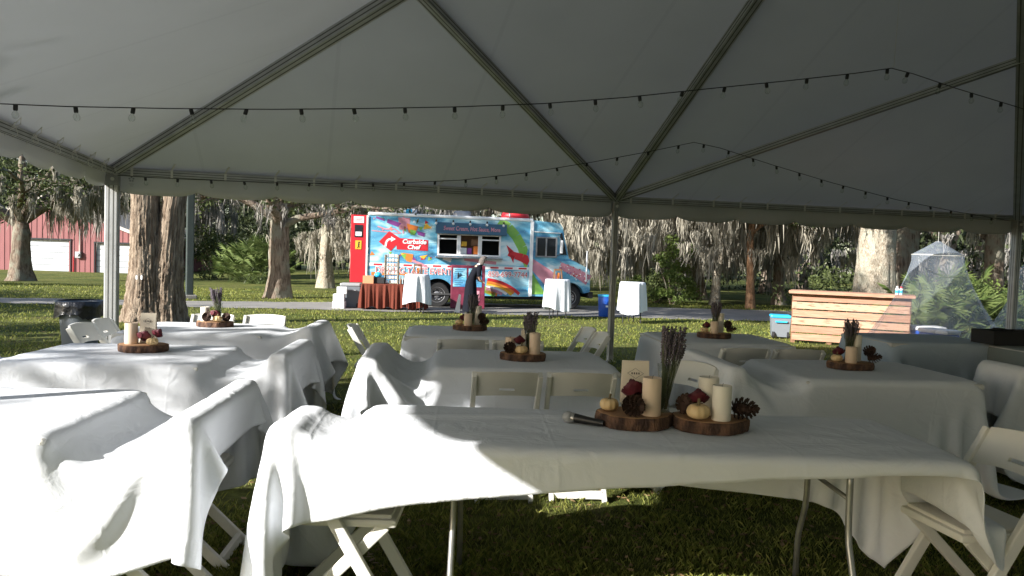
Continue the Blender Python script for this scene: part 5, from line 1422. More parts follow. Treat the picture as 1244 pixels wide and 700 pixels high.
MB().bar((6.215, 0.12, 1.72), (6.215, TWD - 0.12, 1.72), 0.01, 0.01).build('screen_seal', M['blackm'], truck)
m = MB(); m.add([(6.215, 0.14, 1.76), (6.215, TWD - 0.14, 1.76), (6.012, TWD - 0.14, 2.64), (6.012, 0.14, 2.64)], [(0, 1, 2, 3)]); m.build('windscreen', M['dark_glass'], truck)
MB().bar((5.02, -0.006, 2.52), (5.93, -0.006, 2.50), 0.02, 0.03).build('drip_rail', M['white_paint'], truck)
mr = MB().cbox((5.92, -0.20, 2.05), (0.06, 0.17, 0.42), 0.015).build('mirror', M['white_paint'], truck)
MB().tube([(5.90, -0.2, 2.28), (5.85, 0.0, 2.42)], 0.012, 6).build('mirror_arm', M['steel'], mr); MB().tube([(5.90, -0.2, 1.84), (5.85, 0.0, 1.76)], 0.012, 6).build('mirror_arm', M['steel'], mr)
# serving windows, counter, canopy board
u0, u1, z0, z1 = WS; a = (u1 - u0) / 3
for k in range(3):
    w = MB().box((u0 + a * (k + 0.5), 0.03, z0 - 0.02), (a - 0.05, 0.06, 0.03)).build('serving_window', M['white_paint'], truck)
    framed('f', u0 + a * k + 0.04, u0 + a * (k + 1) - 0.02, z0 + 0.02, z1 - 0.02, [], 'white_paint', w, v=-0.004, glass=None, w=0.055)
    if k != 1: MB().bar((u0 + a * k + 0.05, 0.01, z1 - 0.17), (u0 + a * (k + 1) - 0.03, 0.01, z1 - 0.17), 0.03, 0.04).build('transom', M['white_paint'], w)
MB().cbox(((u0 + u1) / 2, -0.10, z0 - 0.06), (u1 - u0 + 0.1, 0.24, 0.04), 0.01).build('counter', M['rim'], truck)
cb = MB().cbox(((u0 + u1) / 2 + 0.05, -0.10, 2.53), (u1 - u0 + 0.22, 0.05, 0.36), 0.012, Matrix.Translation((0, -0.38, 0)) @ Matrix.Rotation(-0.14, 4, 'X')).build('canopy_board', M['navy'], truck)
lettering('Sweet Cream, Hot Sauce, More', 0.19, M['pink'], cb, ((u0 + u1) / 2 + 0.06, -0.135 + 0.0, 2.47), (PI / 2 - 0.14, 0, 0), width=1.75, bold=0.004, shear=0.15)
cb.children[0].location = ((u0 + u1) / 2 + 0.06, -0.38 + (-0.129) * math.cos(-0.14) - 2.52 * math.sin(-0.14), -0.129 * math.sin(-0.14) + 2.52 * math.cos(-0.14))
for k in range(5):
    b = link('lamp', _bm, truck, (u0 - 0.05 + k * 0.52, -0.13, 2.78), None); b.scale = (1.7, 1.7, 1.7); b.data = b.data
    link('lamp_cap', _sm, truck, (u0 - 0.05 + k * 0.52, -0.13, 2.78)).scale = (1.7, 1.7, 1.7)
LAMPW = MB().lathe([(0.01, -0.07), (0.035, -0.09), (0.043, -0.12), (0.03, -0.15), (0.004, -0.165)], 12).mesh('lamp', M['white'], True)
for o in truck.children:
    if o.name.startswith('lamp') and not o.name.startswith('lamp_cap'): o.data = LAMPW; o.scale = (1, 1, 1)
# things on the shelf in the middle window
for (du, z, w, h, mm, nm) in ((0.10, 1.72, 0.20, 0.20, 'white', 'menu_sheet'), (0.32, 1.72, 0.14, 0.20, 'purple', 'snack_box'), (0.52, 1.72, 0.16, 0.26, 'orange', 'snack_box'), (0.14, 1.97, 0.16, 0.15, 'yellow', 'round_sign'), (0.44, 2.0, 0.28, 0.20, 'wood_dark', 'shelf_board')):
    MB().cbox((u0 + a + du + w / 2 - 0.03, 0.12, z + h / 2), (w, 0.05, h), 0.01).build(nm, M[mm], truck)
MB().box((u0 + 1.5 * a, 0.45, 2.0), (a, 0.05, 0.7)).build('inner_shelf', M['wood_dark'], truck)
# livery: flat printed shapes on the wrap
lv = MB(); V0 = -0.004
def decal(m, pts, lay=1):
    v = V0 - 0.0022 * lay; lv.mat(M[m]).add([(p[0], v, p[1]) for p in pts], [tuple(range(len(pts)))])
def strip(m, pts, w0, w1=None, lay=1):
    w1 = w0 if w1 is None else w1; n = len(pts)
    for i in range(n - 1):
        p = Vector((pts[i][0], pts[i][1])); q = Vector((pts[i + 1][0], pts[i + 1][1])); d = (q - p).normalized(); nn = Vector((-d.y, d.x))
        a0 = w0 + (w1 - w0) * i / (n - 1); a1 = w0 + (w1 - w0) * (i + 1) / (n - 1)
        decal(m, [tuple(p + nn * a0 / 2), tuple(p - nn * a0 / 2), tuple(q - nn * a1 / 2), tuple(q + nn * a1 / 2)], lay)
strip('white', [(0.02, 1.31), (4.94, 1.31)], 0.10, lay=1)
for k in range(11): strip('red', [(0.16 + 0.445 * k, 1.31), (0.42 + 0.445 * k, 1.31)], 0.055, lay=2)
decal('red', [(0.30, 2.02), (0.60, 2.36), (0.98, 2.12), (0.66, 1.74)], 2); decal('red', [(0.80, 2.16), (1.78, 2.12), (1.78, 1.78), (0.84, 1.80)], 1)
strip('white', [(0.50, 1.88), (0.52, 2.02), (0.58, 2.10), (0.68, 2.12)], 0.06, lay=3); decal('white', [(0.66, 2.20), (0.80, 2.12), (0.66, 2.03)], 3)
r_ = random.Random(5)
for k in range(30):                                       # confetti, streamers and party hats
    u = r_.uniform(0.1, 1.95); z = r_.choice([r_.uniform(1.42, 1.70), r_.uniform(2.38, 2.76)]); s = r_.uniform(0.03, 0.09); q = r_.uniform(0, 6)
    decal(r_.choice(['yellow', 'orange', 'green', 'purple', 'pink', 'white', 'red']), [(u + s * math.cos(q + j * 2.1), z + s * math.sin(q + j * 2.1)) for j in range(3)], 1)
decal('yellow', [(1.62, 2.46), (1.88, 2.50), (1.70, 2.66)], 2); decal('orange', [(1.12, 2.62), (1.48, 2.54), (1.36, 2.28), (1.18, 2.34)], 2); decal('green', [(1.22, 2.44), (1.42, 2.40), (1.36, 2.26), (1.24, 2.28)], 3)
decal('purple', [(0.55, 2.74), (0.96, 2.62), (0.86, 2.50), (0.52, 2.62)], 2); decal('pink', [(0.86, 2.80), (1.22, 2.80), (1.20, 2.44), (0.90, 2.42)], 1); decal('purple', [(1.42, 2.40), (1.68, 2.34), (1.66, 2.22), (1.46, 2.28)], 2)
decal('orange', [(1.02, 1.70), (1.34, 1.66), (1.30, 1.40), (1.14, 1.44)], 2); decal('green', [(0.98, 1.62), (1.12, 1.68), (1.10, 1.48)], 3); decal('yellow', [(1.52, 1.60), (1.78, 1.66), (1.66, 1.52)], 2)
strip('pink', [(0.25, 2.5), (0.5, 2.42), (0.75, 2.44), (0.95, 2.3)], 0.04, lay=2); strip('pink', [(0.08, 2.36), (0.9, 2.30)], 0.03, lay=1); strip('pink', [(1.3, 1.46), (1.6, 1.36), (1.8, 1.24)], 0.07, lay=3)
strip('purple', [(0.2, 2.78), (0.45, 2.70)], 0.06, lay=2); strip('pink', [(1.02, 2.84), (1.02, 2.3)], 0.04, lay=2)
# green band, red rocket swoosh and rainbow
strip('green', [(3.95, 2.80), (4.25, 2.62), (4.50, 2.35), (4.70, 2.0), (4.86, 1.60), (4.95, 1.40)], 0.30, 0.30, lay=1)
strip('red', [(4.28, 1.80), (4.50, 1.72), (4.72, 1.66), (4.95, 1.56)], 0.18, 0.30, lay=3); decal('red', [(4.20, 2.06), (4.30, 1.78), (4.44, 1.86)], 3); decal('red', [(4.30, 1.76), (4.46, 1.70), (4.44, 1.48)], 3)
strip('pink', [(2.9, 1.56), (3.4, 1.50), (3.9, 1.46)], 0.10, lay=1); strip('white', [(2.25, 1.58), (2.5, 1.50)], 0.12, lay=1)
for k, (mm, R) in enumerate((('red', 1.55), ('orange', 1.45), ('yellow', 1.36), ('white', 1.27), ('pink', 1.17), ('orange', 1.06))):
    pts = [(3.45 + R * math.cos(q), -0.30 + R * math.sin(q) * 0.80) for q in np.linspace(1.45, 0.58, 10)]
    pts = [p for p in pts if p[0] < 4.92 and p[1] > 0.44 and p[0] > 3.42]
    strip(mm, pts, 0.10, lay=1)
strip('orange', [(2.66, 0.98), (2.9, 0.88), (3.2, 0.70)], 0.20, lay=1); strip('yellow', [(2.70, 0.80), (2.95, 0.66), (3.2, 0.56)], 0.16, lay=2); strip('orange', [(0.1, 1.02), (1.0, 1.05), (1.5, 0.98)], 0.10, lay=1)
strip('green', [(3.42, 0.66), (3.9, 0.46)], 0.20, lay=1)
# cab: pink wing, green foot, dotted bonnet
decal('pink', [(5.06, 1.64), (5.62, 1.30), (5.95, 1.06), (5.80, 0.9), (5.62, 0.62), (5.30, 1.0), (5.06, 1.25)], 1); decal('green', [(5.06, 1.20), (5.50, 0.50), (5.06, 0.48)], 2)
strip('pink', [(5.95, 1.45), (6.3, 1.30), (6.6, 1.16), (6.90, 0.98)], 0.22, 0.34, lay=1)
for k in range(60):
    u = r_.uniform(5.9, 6.9); z = 1.42 - (u - 5.9) * 0.42 + r_.gauss(0, 0.10)
    if math.hypot(u - 6.28, z - 0.4) < 0.56 or z < 0.62: continue
    s = r_.uniform(0.014, 0.03); decal(r_.choice(['white', 'white', 'pink', 'red', 'purple']), [(u + s * math.cos(j * PI / 3), z + s * math.sin(j * PI / 3)) for j in range(6)], 3)
lv.v = [(x, y if x < 4.99 else y + 0.02, z) for x, y, z in lv.v]
lv.build('livery', None, truck)
FR = (PI / 2, 0, 0)
for k, (mm, bo, dz) in enumerate((('white', 0.016, 0.0), ('red', -0.002, -0.004))):
    lettering('DRIVING TASTE EVENTS·ON', 0.27, M[mm], truck, (1.62, -0.010 + dz, 1.13), FR, width=2.80 if k == 0 else 2.77, bold=bo)
    lettering('850-699-7744', 0.25, M[mm], truck, (4.28, -0.010 + dz, 1.10), FR, width=1.26 if k == 0 else 1.24, bold=bo)
lettering('Curbside', 0.19, M['white'], truck, (1.36, -0.014, 2.05), FR, width=0.72, bold=0.006, shear=0.15)
lettering('Chef', 0.18, M['white'], truck, (1.34, -0.014, 1.88), FR, width=0.40, bold=0.006, shear=0.15)
# roof gear
m = MB().lathe([(0.42, 0), (0.44, 0.05), (0.40, 0.16), (0.28, 0.24), (0.10, 0.28), (0.01, 0.285)], 20); o = m.build('roof_vent', M['red'], truck, smooth=True, loc=(4.55, 0.52, 2.94)); o.scale = (1.05, 1, 1.05)
MB().bar((4.3, 0.12, 2.98), (4.3, 0.25, 3.18), 0.03, 0.03).build('vent_band', M['white'], truck)
MB().cbox((1.25, 0.8, 3.03), (0.40, 0.4, 0.20), 0.05).build('roof_vent', M['white_paint'], truck); MB().cbox((1.20, 0.62, 3.04), (0.2, 0.05, 0.14), 0.01).build('vent_cover', M['cyan'], truck)
MB().cbox((2.9, 1.0, 3.02), (0.55, 0.5, 0.24), 0.08).build('roof_vent', M['rim'], truck)
# open rear door, hinged outwards
rd = thing('x', 'x', 'x'); bpy.data.objects.remove(rd)
dr = MB().cbox((-0.30, 0.02, 1.78), (0.46, 0.05, 2.10), 0.012).build('rear_door', M['red'], truck)
tagd = MB().cbox((-0.30, -0.012, 2.68), (0.30, 0.01, 0.20), 0.003).build('notice', M['white'], dr)
MB().cbox((-0.30, -0.010, 2.33), (0.24, 0.014, 0.38), 0.004).build('door_window', M['dark_glass'], dr); MB().cbox((-0.30, -0.022, 2.24), (0.18, 0.01, 0.13), 0.004).build('window_sticker', M['white'], dr)
ys = MB().cbox((-0.30, -0.012, 1.90), (0.18, 0.01, 0.27), 0.003).build('warning_sign', M['yellow'], dr)
m = MB(); m.box((-0.295, -0.020, 1.90), (0.03, 0.004, 0.11)); m.bar((-0.30, -0.020, 1.86), (-0.34, -0.020, 1.80), 0.02, 0.004); m.bar((-0.29, -0.020, 1.86), (-0.26, -0.020, 1.81), 0.02, 0.004); m.tube([(-0.285, -0.018, 1.98), (-0.285, -0.022, 1.98)], 0.024, 10); m.bar((-0.30, -0.02, 1.93), (-0.25, -0.02, 1.90), 0.018, 0.004); m.build('pictogram', M['blackm'], dr)
for k in range(3): MB().box((-0.30, -0.02, 2.73 - 0.045 * k), (0.22 - 0.05 * (k % 2), 0.004, 0.014)).build('print_line', M['red'], tagd)
MB().bar((-0.05, -0.01, 0.6), (-0.05, -0.01, 2.82), 0.05, 0.05, up=(0, 1, 0)).build('door_edge', M['white_paint'], truck)
def tp(u, v):                                              # truck coordinates to world
    c, s = math.cos(TYAW), math.sin(TYAW); return (TRX + u * c - v * s, TRY + u * s + v * c)
# ------------------------------------------------------------------ things around the truck
def cocktail(px, py, y, label, seed, w=0.64, top=1.06, stand=True, sl=''):
    r = random.Random(seed); x, yy = at(px, py, y); g = gz(x, yy) + 0.015
    t = thing('cocktail_table', 'tall folding table with black legs under ' + label, 'table', (x, yy, g), r.uniform(-.2, .2), 'tall tables by the food truck')
    MB().lathe([(w / 2, 0), (w / 2, 0.03)], 28, (0, 0, top - 0.04)).build('tabletop', M['plastic_top'], t)
    for s in (-1, 1):
        MB().tube([(s * w * 0.36, -0.16, 0), (s * w * 0.30, 0.10, top - 0.04)], 0.014, 8).build('leg', M['blackm'], t)
        MB().tube([(s * w * 0.10, 0.18, 0), (s * w * 0.12, -0.10, top - 0.04)], 0.014, 8).build('leg', M['blackm'], t)
    n = 120; V = []; F = []; ph = [r.uniform(0, 6) for _ in range(3)]
    prof = [(0.02, top + 0.004, 0), (w / 2 * 0.9, top + 0.004, 0), (w / 2 + 0.006, top - 0.004, 0.0), (w / 2 + 0.014, top - 0.06, 0.25), (w / 2 + 0.02, top - 0.3, 0.7), (w / 2 + 0.03, top - 0.55, 1.0), (w / 2 + 0.04, top - 0.79, 1.1)]
    for (R, z, f) in prof:
        for i in range(n):
            q = 2 * PI * i / n
            rr = R + f * (0.030 * math.sin(6 * q + ph[0]) + 0.022 * math.sin(10 * q + ph[1]) + 0.010 * math.sin(17 * q + ph[2]))
            V.append((rr * math.cos(q), rr * math.sin(q), z + f * 0.05 * math.sin(2 * q + ph[1]) * (1 if z < 0.5 else 0)))
    F = [(k * n + i, k * n + (i + 1) % n, (k + 1) * n + (i + 1) % n, (k + 1) * n + i) for k in range(len(prof) - 1) for i in range(n)] + [tuple(reversed(range(n)))]
    m = MB(); m.add(V, F); o = m.build('tablecloth', M['cloth'], None, smooth=True, loc=(x, yy, g)); tag(o, 'long ' + label + ' hanging round a tall table', 'tablecloth', 'cloths on the tall tables')
    if stand:
        s = thing('wooden_stand', sl, 'stand', (x, yy, g + top + 0.006), 0.2, 'small wooden stands on tall tables')
        for dx in (-0.09, 0.09): MB().bar((dx * 1.15, -0.05, 0), (dx, 0.0, 0.26), 0.03, 0.03).build('leg', M['wood_dark'], s); MB().bar((dx * 1.15, 0.07, 0), (dx, 0.0, 0.26), 0.03, 0.03).build('leg', M['wood_dark'], s)
        MB().bar((-0.11, 0, 0.25), (0.11, 0, 0.25), 0.03, 0.05).build('rail', M['wood_dark'], s); MB().cbox((0.02, 0.03, 0.09), (0.06, 0.05, 0.16), 0.01).build('holder', M['orange'], s)
cocktail(506, 379, 20.4, 'white cloth by the rust red stall table', 1, sl='small dark wooden stand on the tall table by the stall')
cocktail(676, 386, 19.9, 'white cloth before the truck cab', 2, sl='small wooden stand on the tall table before the cab')
cocktail(767, 390, 19.4, 'white cloth beside the blue barrel', 3, stand=False)
# stall table with rust cloth
x0, y0 = at(441, 375, 21.4); g = gz(x0, y0) + 0.02
sw, sd, shh = 1.75, 0.62, 0.72
st = thing('stall_table', 'folding table hidden under a rust red cloth by the truck', 'table', (x0 + sw / 2, y0, g), math.radians(5))
MB().cbox((0, 0, shh - 0.03), (sw, sd, 0.05), 0.01).build('tabletop', M['plastic_top'], st)
for a_ in (-1, 1):
    for b_ in (-1, 1): MB().tube([(a_ * (sw / 2 - .1), b_ * (sd / 2 - .08), 0), (a_ * (sw / 2 - .1), b_ * (sd / 2 - .08), shh - .05)], 0.014, 6).build('leg', M['steel'], st)
def skirt(w, d, h, loc, rz, m, label, seed):
    r = random.Random(seed); per = []
    nn = 70
    for (ax, ay, bx, by) in ((-w/2, -d/2, w/2, -d/2), (w/2, -d/2, w/2, d/2), (w/2, d/2, -w/2, d/2), (-w/2, d/2, -w/2, -d/2)):
        L = math.hypot(bx - ax, by - ay); n = max(6, int(nn * L))
        for i in range(n): per.append((ax + (bx - ax) * i / n, ay + (by - ay) * i / n, (by - ay) / L, -(bx - ax) / L))
    n = len(per); V = []; s = 0.0
    ph = [r.uniform(0, 6) for _ in range(4)]
    for (z, f) in ((h + 0.005, 0), (h - 0.02, 0.1), (h * 0.7, 0.55), (h * 0.35, 0.9), (0.03, 1.0)):
        for i, (a_, b_, nx, ny) in enumerate(per):
            q = i / nn * 6.28
            o = 0.012 + f * (0.05 + 0.045 * math.sin(4.3 * q + ph[0] + 1.3 * math.sin(1.7 * q)) + 0.022 * math.sin(9.1 * q + ph[1]))
            zz = z + (0.03 * math.sin(2.2 * q + ph[2]) + 0.02 if z < 0.1 else 0)
            V.append((a_ + nx * o, b_ + ny * o, zz))
    F = [(k * n + i, k * n + (i + 1) % n, (k + 1) * n + (i + 1) % n, (k + 1) * n + i) for k in range(4) for i in range(n)] + [tuple(range(n))]
    m_ = MB(); m_.add(V, F); o = m_.build('tablecloth', m, None, smooth=True, loc=loc, rot=(0, 0, rz)); tag(o, label, 'tablecloth')
skirt(sw, sd, shh, (x0 + sw / 2, y0, g), math.radians(5), M['rust_cloth'], 'rust red cloth in deep folds over the stall table', 7)
zt = g + shh + 0.008
rk = thing('display_rack', 'grey wooden display rack of small goods on the rust red stall table', 'rack', (x0 + 0.80, y0 + 0.02, zt))
for dx in (-0.19, 0.19): MB().box((dx, 0.02, 0.42), (0.025, 0.22, 0.84)).build('side_panel', M['bark_pale'], rk)
for k in range(7):
    sh = MB().box((0, 0.02, 0.02 + k * 0.125), (0.36, 0.2, 0.016)).build('shelf', M['bark_pale'], rk)
    for j in range(4): MB().cbox((-0.13 + 0.087 * j, -0.03 + 0.02 * (j % 2), 0.028 + k * 0.125 + 0.04), (0.065, 0.06, 0.075), 0.008).build('packet', M[['white', 'paper', 'grey_lid', 'strap', 'candle_w'][(j * 3 + k * 2) % 5]], sh)
bx = thing('cardboard_box', 'open orange cardboard box at the end of the stall table', 'box', (x0 + 0.17, y0 - 0.08, zt))
for (c_, d_) in (((0, -0.13, 0.11), (0.30, 0.012, 0.22)), ((0, 0.13, 0.11), (0.30, 0.012, 0.22)), ((-0.15, 0, 0.11), (0.012, 0.25, 0.22)), ((0.15, 0, 0.11), (0.012, 0.25, 0.22)), ((0, 0, 0.008), (0.29, 0.25, 0.012))): MB().box(c_, d_).build('side', M['brick_tan'], bx)
tr_ = MB(); tr_.cbox((0, 0, 0.09), (0.34, 0.3, 0.18), 0.02); tag(tr_.build('dark_crate', M['blackm'], None, loc=(x0 + 0.46, y0, zt)), 'dark crate beside the cardboard box on the stall table', 'crate')
pb = MB().lathe([(0.07, 0), (0.10, 0.03), (0.11, 0.08), (0.08, 0.13), (0.02, 0.15)], 9); tag(pb.build('plastic_bag', M['cyan'], None, smooth=True, loc=(x0 + 0.42, y0 - 0.02, zt + 0.182)), 'pale blue crumpled bag on the dark crate', 'bag')
for k in range(6):
    b = MB().lathe([(0.035, 0), (0.036, 0.12), (0.014, 0.17), (0.014, 0.23), (0.017, 0.235)], 10)
    tag(b.build('bottle', M['wood_dark'], None, loc=(x0 + 1.08 + 0.085 * k, y0 - 0.05 + 0.1 * (k % 2), zt)), 'dark brown bottle in the row beside the display rack', 'bottle', 'row of brown bottles on the stall table')
# bins left of the stall
def wheelie(px, py, y, label, body, lid, w, d, h, rz, name='rubbish_bin', wheels=True, cat='bin'):
    x, yy = at(px, py, y); g = gz(x, yy) + 0.015
    t = thing(name, label, cat, (x, yy, g), rz)
    m = MB(); a_, b_ = w / 2, d / 2
    m.add([(-a_ * .84, -b_ * .84, .03), (a_ * .84, -b_ * .84, .03), (a_ * .84, b_ * .84, .03), (-a_ * .84, b_ * .84, .03), (-a_, -b_, h * .86), (a_, -b_, h * .86), (a_, b_, h * .86), (-a_, b_, h * .86)], [(0, 3, 2, 1), (4, 5, 6, 7), (0, 1, 5, 4), (1, 2, 6, 5), (2, 3, 7, 6), (3, 0, 4, 7)])
    m.build('body', M[body], t)
    MB().cbox((0, 0, h * 0.93), (w * 1.06, d * 1.06, h * 0.13), 0.03).build('lid', M[lid], t)
    MB().bar((-a_ * .6, -b_ - 0.03, h * .72), (a_ * .6, -b_ - 0.03, h * .72), 0.03, 0.03).build('handle', M[lid], t)
    for s in (-1, 1): MB().tube([(s * (a_ * .84 - 0.04), -b_ * .88, 0.07), (s * (a_ * .84 + 0.005), -b_ * .88, 0.07)], 0.07, 14).build('wheel', M['blackm'], t)
    return t
wheelie(426, 375, 21.6, 'dark bin with grey lid left of the stall table', 'grey_plastic', 'grey_lid', 0.55, 0.5, 0.72, 0.1)
x, y = at(412, 375, 21.1); g = gz(x, y) + 0.015
for k, nm in enumerate(('lowest', 'middle', 'topmost')):
    tag(MB().cbox((0, 0, 0.105), (0.34 - 0.03 * k, 0.26, 0.20), 0.012).build('foam_box', M['white'], None, loc=(x + 0.035 * k * (1 if k != 1 else -0.2), y, g + 0.206 * k), rot=(0, 0, 0.1 * k)), 'white foam box, %s of the stack by the bin' % nm, 'box', 'stacked white foam boxes')
# blue barrel
x, y = at(735, 380, 21.2); g = gz(x, y) + 0.02
bb = thing('blue_barrel', 'blue plastic barrel with a pale rim in front of the truck', 'barrel', (x, y, g))
MB().lathe([(0.17, 0), (0.185, 0.03), (0.20, 0.3), (0.215, 0.58), (0.21, 0.60)], 24).build('body', M['blue'], bb, angle=40)
MB().lathe([(0.222, 0.575), (0.228, 0.60), (0.222, 0.625), (0.195, 0.625), (0.19, 0.6)], 24, close=False).build('rim', M['cyan'], bb, angle=40)
MB().cbox((0.02, -0.208, 0.30), (0.07, 0.01, 0.05), 0.004).build('sticker', M['white'], bb)
# menu stand
mx_, my_ = tp(2.95, -0.75); g = gz(mx_, my_) + 0.02
ms = thing('menu_stand', 'crimson framed menu stand with blue white sheets before the serving window', 'sign', (mx_, my_, g), TYAW - 0.05)
tl = Matrix.Rotation(-0.10, 4, 'X')
MB().cbox((0, 0, 0.68), (1.02, 0.05, 1.30), 0.015, tl).build('board', M['crimson'], ms)
for k, (dx, w) in enumerate(((-0.25, 0.40), (0.21, 0.40))):
    sh = MB().box((dx, -0.030, 0.96), (w, 0.006, 0.56), tl).build('menu_sheet', M['wrap'], ms)
    for j in range(9): MB().box((dx - 0.03 * (j % 3), -0.035, 1.19 - 0.055 * j), (w * (0.75 - 0.12 * (j % 3)), 0.003, 0.018), tl).build('print_line', M['navy'], sh)
MB().bar((-0.35, 0.40, 0), (-0.30, 0.02, 1.1), 0.03, 0.04).build('prop', M['blackm'], ms); MB().bar((0.35, 0.40, 0), (0.30, 0.02, 1.1), 0.03, 0.04).build('prop', M['blackm'], ms)
pc = MB().cbox((0.20, -0.034, 0.40), (0.30, 0.006, 0.34), 0.002, tl).build('picture', M['pink'], ms)
x, y = at(556, 377, 20.9); g = gz(x, y) + 0.02
wp = MB().prism([(-0.09, 0), (0.06, 0), (0.08, 0.5), (0.02, 0.52)], -0.03, 0.03, (0, 2, 1)); tag(wp.build('white_board', M['white'], None, loc=(x, y, g)), 'narrow white board leaning by the person in the dark dress', 'board')
# person in the dark dress
def person():
    x, y = at(571, 379, 20.7); g = gz(x, y) + 0.02
    t = thing('person', 'person with grey hair in a long charcoal dress bending to the menu', 'person', (x, y, g), math.radians(-75))
    # local: faces +y, leans forward a little
    j = {'pel': (0, 0, 0.88), 'waist': (0, 0.01, 1.04), 'chest': (0, 0.07, 1.24), 'neck': (0, 0.13, 1.39), 'hd': (0, 0.17, 1.47), 'hd2': (0, 0.20, 1.56)}
    for s, n in ((-1, 'l'), (1, 'r')):
        j.update({'sh' + n: (s * 0.16, 0.10, 1.34), 'el' + n: (s * 0.21, 0.12, 1.08), 'wr' + n: (s * 0.15, 0.24, 0.93), 'ha' + n: (s * 0.12, 0.30, 0.90), 'hip' + n: (s * 0.09, 0, 0.84), 'kn' + n: (s * 0.10, 0.03, 0.48), 'an' + n: (s * 0.10, -0.02, 0.08), 'to' + n: (s * 0.11, 0.13, 0.035)})
    e = [('pel', 'waist'), ('waist', 'chest'), ('chest', 'neck'), ('neck', 'hd'), ('hd', 'hd2')]
    for n in 'lr': e += [('chest', 'sh' + n), ('sh' + n, 'el' + n), ('el' + n, 'wr' + n), ('wr' + n, 'ha' + n), ('pel', 'hip' + n), ('hip' + n, 'kn' + n), ('kn' + n, 'an' + n), ('an' + n, 'to' + n)]
    rad = {'pel': 0.13, 'waist': 0.115, 'chest': 0.125, 'neck': 0.05, 'hd': 0.075, 'hd2': 0.085, 'sh': 0.06, 'el': 0.042, 'wr': 0.03, 'ha': 0.035, 'hip': 0.09, 'kn': 0.06, 'an': 0.042, 'to': 0.035}
    for s, n in ((-1, 'l'), (1, 'r')):                       # five fingers
        for f in range(5):
            a = 'f%d%s' % (f, n); b = 'g%d%s' % (f, n); ox = (f - 2) * 0.017
            if f == 0: j[a] = (s * (0.12 - 0.045), 0.32, 0.91); j[b] = (s * (0.12 - 0.06), 0.345, 0.905)
            else: j[a] = (s * 0.12 + ox, 0.345, 0.875); j[b] = (s * 0.12 + ox * 1.1, 0.37 + 0.006 * (f % 3), 0.845)
            e += [('ha' + n, a), (a, b)]; rad['f%d' % f] = 0.0095; rad['g%d' % f] = 0.0085
    ks = list(j); me = bpy.data.meshes.new('body')
    me.from_pydata([j[k] for k in ks], [(ks.index(a), ks.index(b)) for a, b in e], [])
    o = link('body', me, t)
    sk = o.modifiers.new('skin', 'SKIN'); sk.use_smooth_shade = True
    me.materials.append(M['skin'])
    for i, k in enumerate(ks):
        rr = rad.get(k, rad.get(k[:-1], 0.05)); me.skin_vertices[0].data[i].radius = (rr, rr * (0.82 if k in ('pel', 'waist', 'chest') else 1))
        me.skin_vertices[0].data[i].use_root = (k == 'pel')
    ss = o.modifiers.new('sub', 'SUBSURF'); ss.levels = 2; ss.render_levels = 2
    # face
    for s in (-1, 1):
        MB().lathe([(0.002, -0.012), (0.011, 0), (0.002, 0.012)], 8, (s * 0.032, 0.275, 1.53)).build('eye', M['black'], t, smooth=True)
        MB().lathe([(0.004, -0.03), (0.016, 0), (0.004, 0.03)], 8, (s * 0.088, 0.19, 1.52)).build('ear', M['skin'], t, smooth=True)
    MB().add([(-0.012, 0.275, 1.49), (0.012, 0.275, 1.49), (0, 0.305, 1.495), (0, 0.278, 1.535)], [(0, 1, 2), (1, 3, 2), (3, 0, 2), (0, 3, 1)]).build('nose', M['skin'], t)
    MB().cbox((0, 0.272, 1.462), (0.04, 0.008, 0.009), 0.003).build('mouth', M['rose'], t)
    # dress: rings from shoulders to the ground
    rings = [(1.385, 0.075, 0.06, 0.12), (1.36, 0.15, 0.09, 0.11), (1.28, 0.178, 0.125, 0.08), (1.14, 0.162, 0.12, 0.04), (1.04, 0.15, 0.115, 0.015), (0.90, 0.178, 0.145, 0.0), (0.7, 0.195, 0.165, 0), (0.45, 0.215, 0.185, 0), (0.2, 0.235, 0.205, 0), (0.06, 0.245, 0.215, 0)]
    n = 40; V = []
    for k, (z, a, b, off) in enumerate(rings):
        f = max(0, (0.9 - z)) * 0.022
        for i in range(n):
            q = 2 * PI * i / n; w = 1 + f * 5 * 0.5 * math.sin(9 * q + 0.4) + f * 1.2 * math.sin(5 * q)
            V.append((a * w * math.cos(q), off + b * w * math.sin(q), z))
    F = [(k * n + i, k * n + (i + 1) % n, (k + 1) * n + (i + 1) % n, (k + 1) * n + i) for k in range(len(rings) - 1) for i in range(n)]
    m = MB(); m.add(V, F)
    for s in (-1, 1): m.tube([(s * 0.13, 0.10, 1.36), (s * 0.185, 0.11, 1.26), (s * 0.205, 0.135, 1.12), (s * 0.20, 0.16, 1.06)], [0.075, 0.072, 0.062, 0.058], 14, cap=False)
    m.build('dress', M['dress'], t, smooth=True)
    m = MB(); m.lathe([(0.105, -0.05), (0.085, 0.0), (0.06, 0.045)], 18, (0, 0.115, 1.37), close=False); m.build('collar', M['white'], t, smooth=True)
    # shoulder length hair
    n = 26; V = []; rr = random.Random(2)
    prof = [(1.655, 0.012), (1.64, 0.06), (1.60, 0.095), (1.54, 0.108), (1.47, 0.105), (1.41, 0.10), (1.36, 0.085)]
    for k, (z, R) in enumerate(prof):
        for i in range(n):
            q = PI * 0.16 - PI / 2 * 0 + (2 * PI - PI * 0.0) * i / n
            back = 0.5 - 0.5 * math.sin(q)                   # 1 at the back
            w = R * (1 + rr.uniform(-0.05, 0.05)); yy = 0.185 + w * math.sin(q) * 1.05
            zz = z
            if k >= 3 and math.sin(q) > 0.2: yy = min(yy, 0.185 + 0.03); w *= 0.96
            V.append((w * math.cos(q), yy, zz))
    F = [(k * n + i, k * n + (i + 1) % n, (k + 1) * n + (i + 1) % n, (k + 1) * n + i) for k in range(len(prof) - 1) for i in range(n)] + [tuple(range(n))]
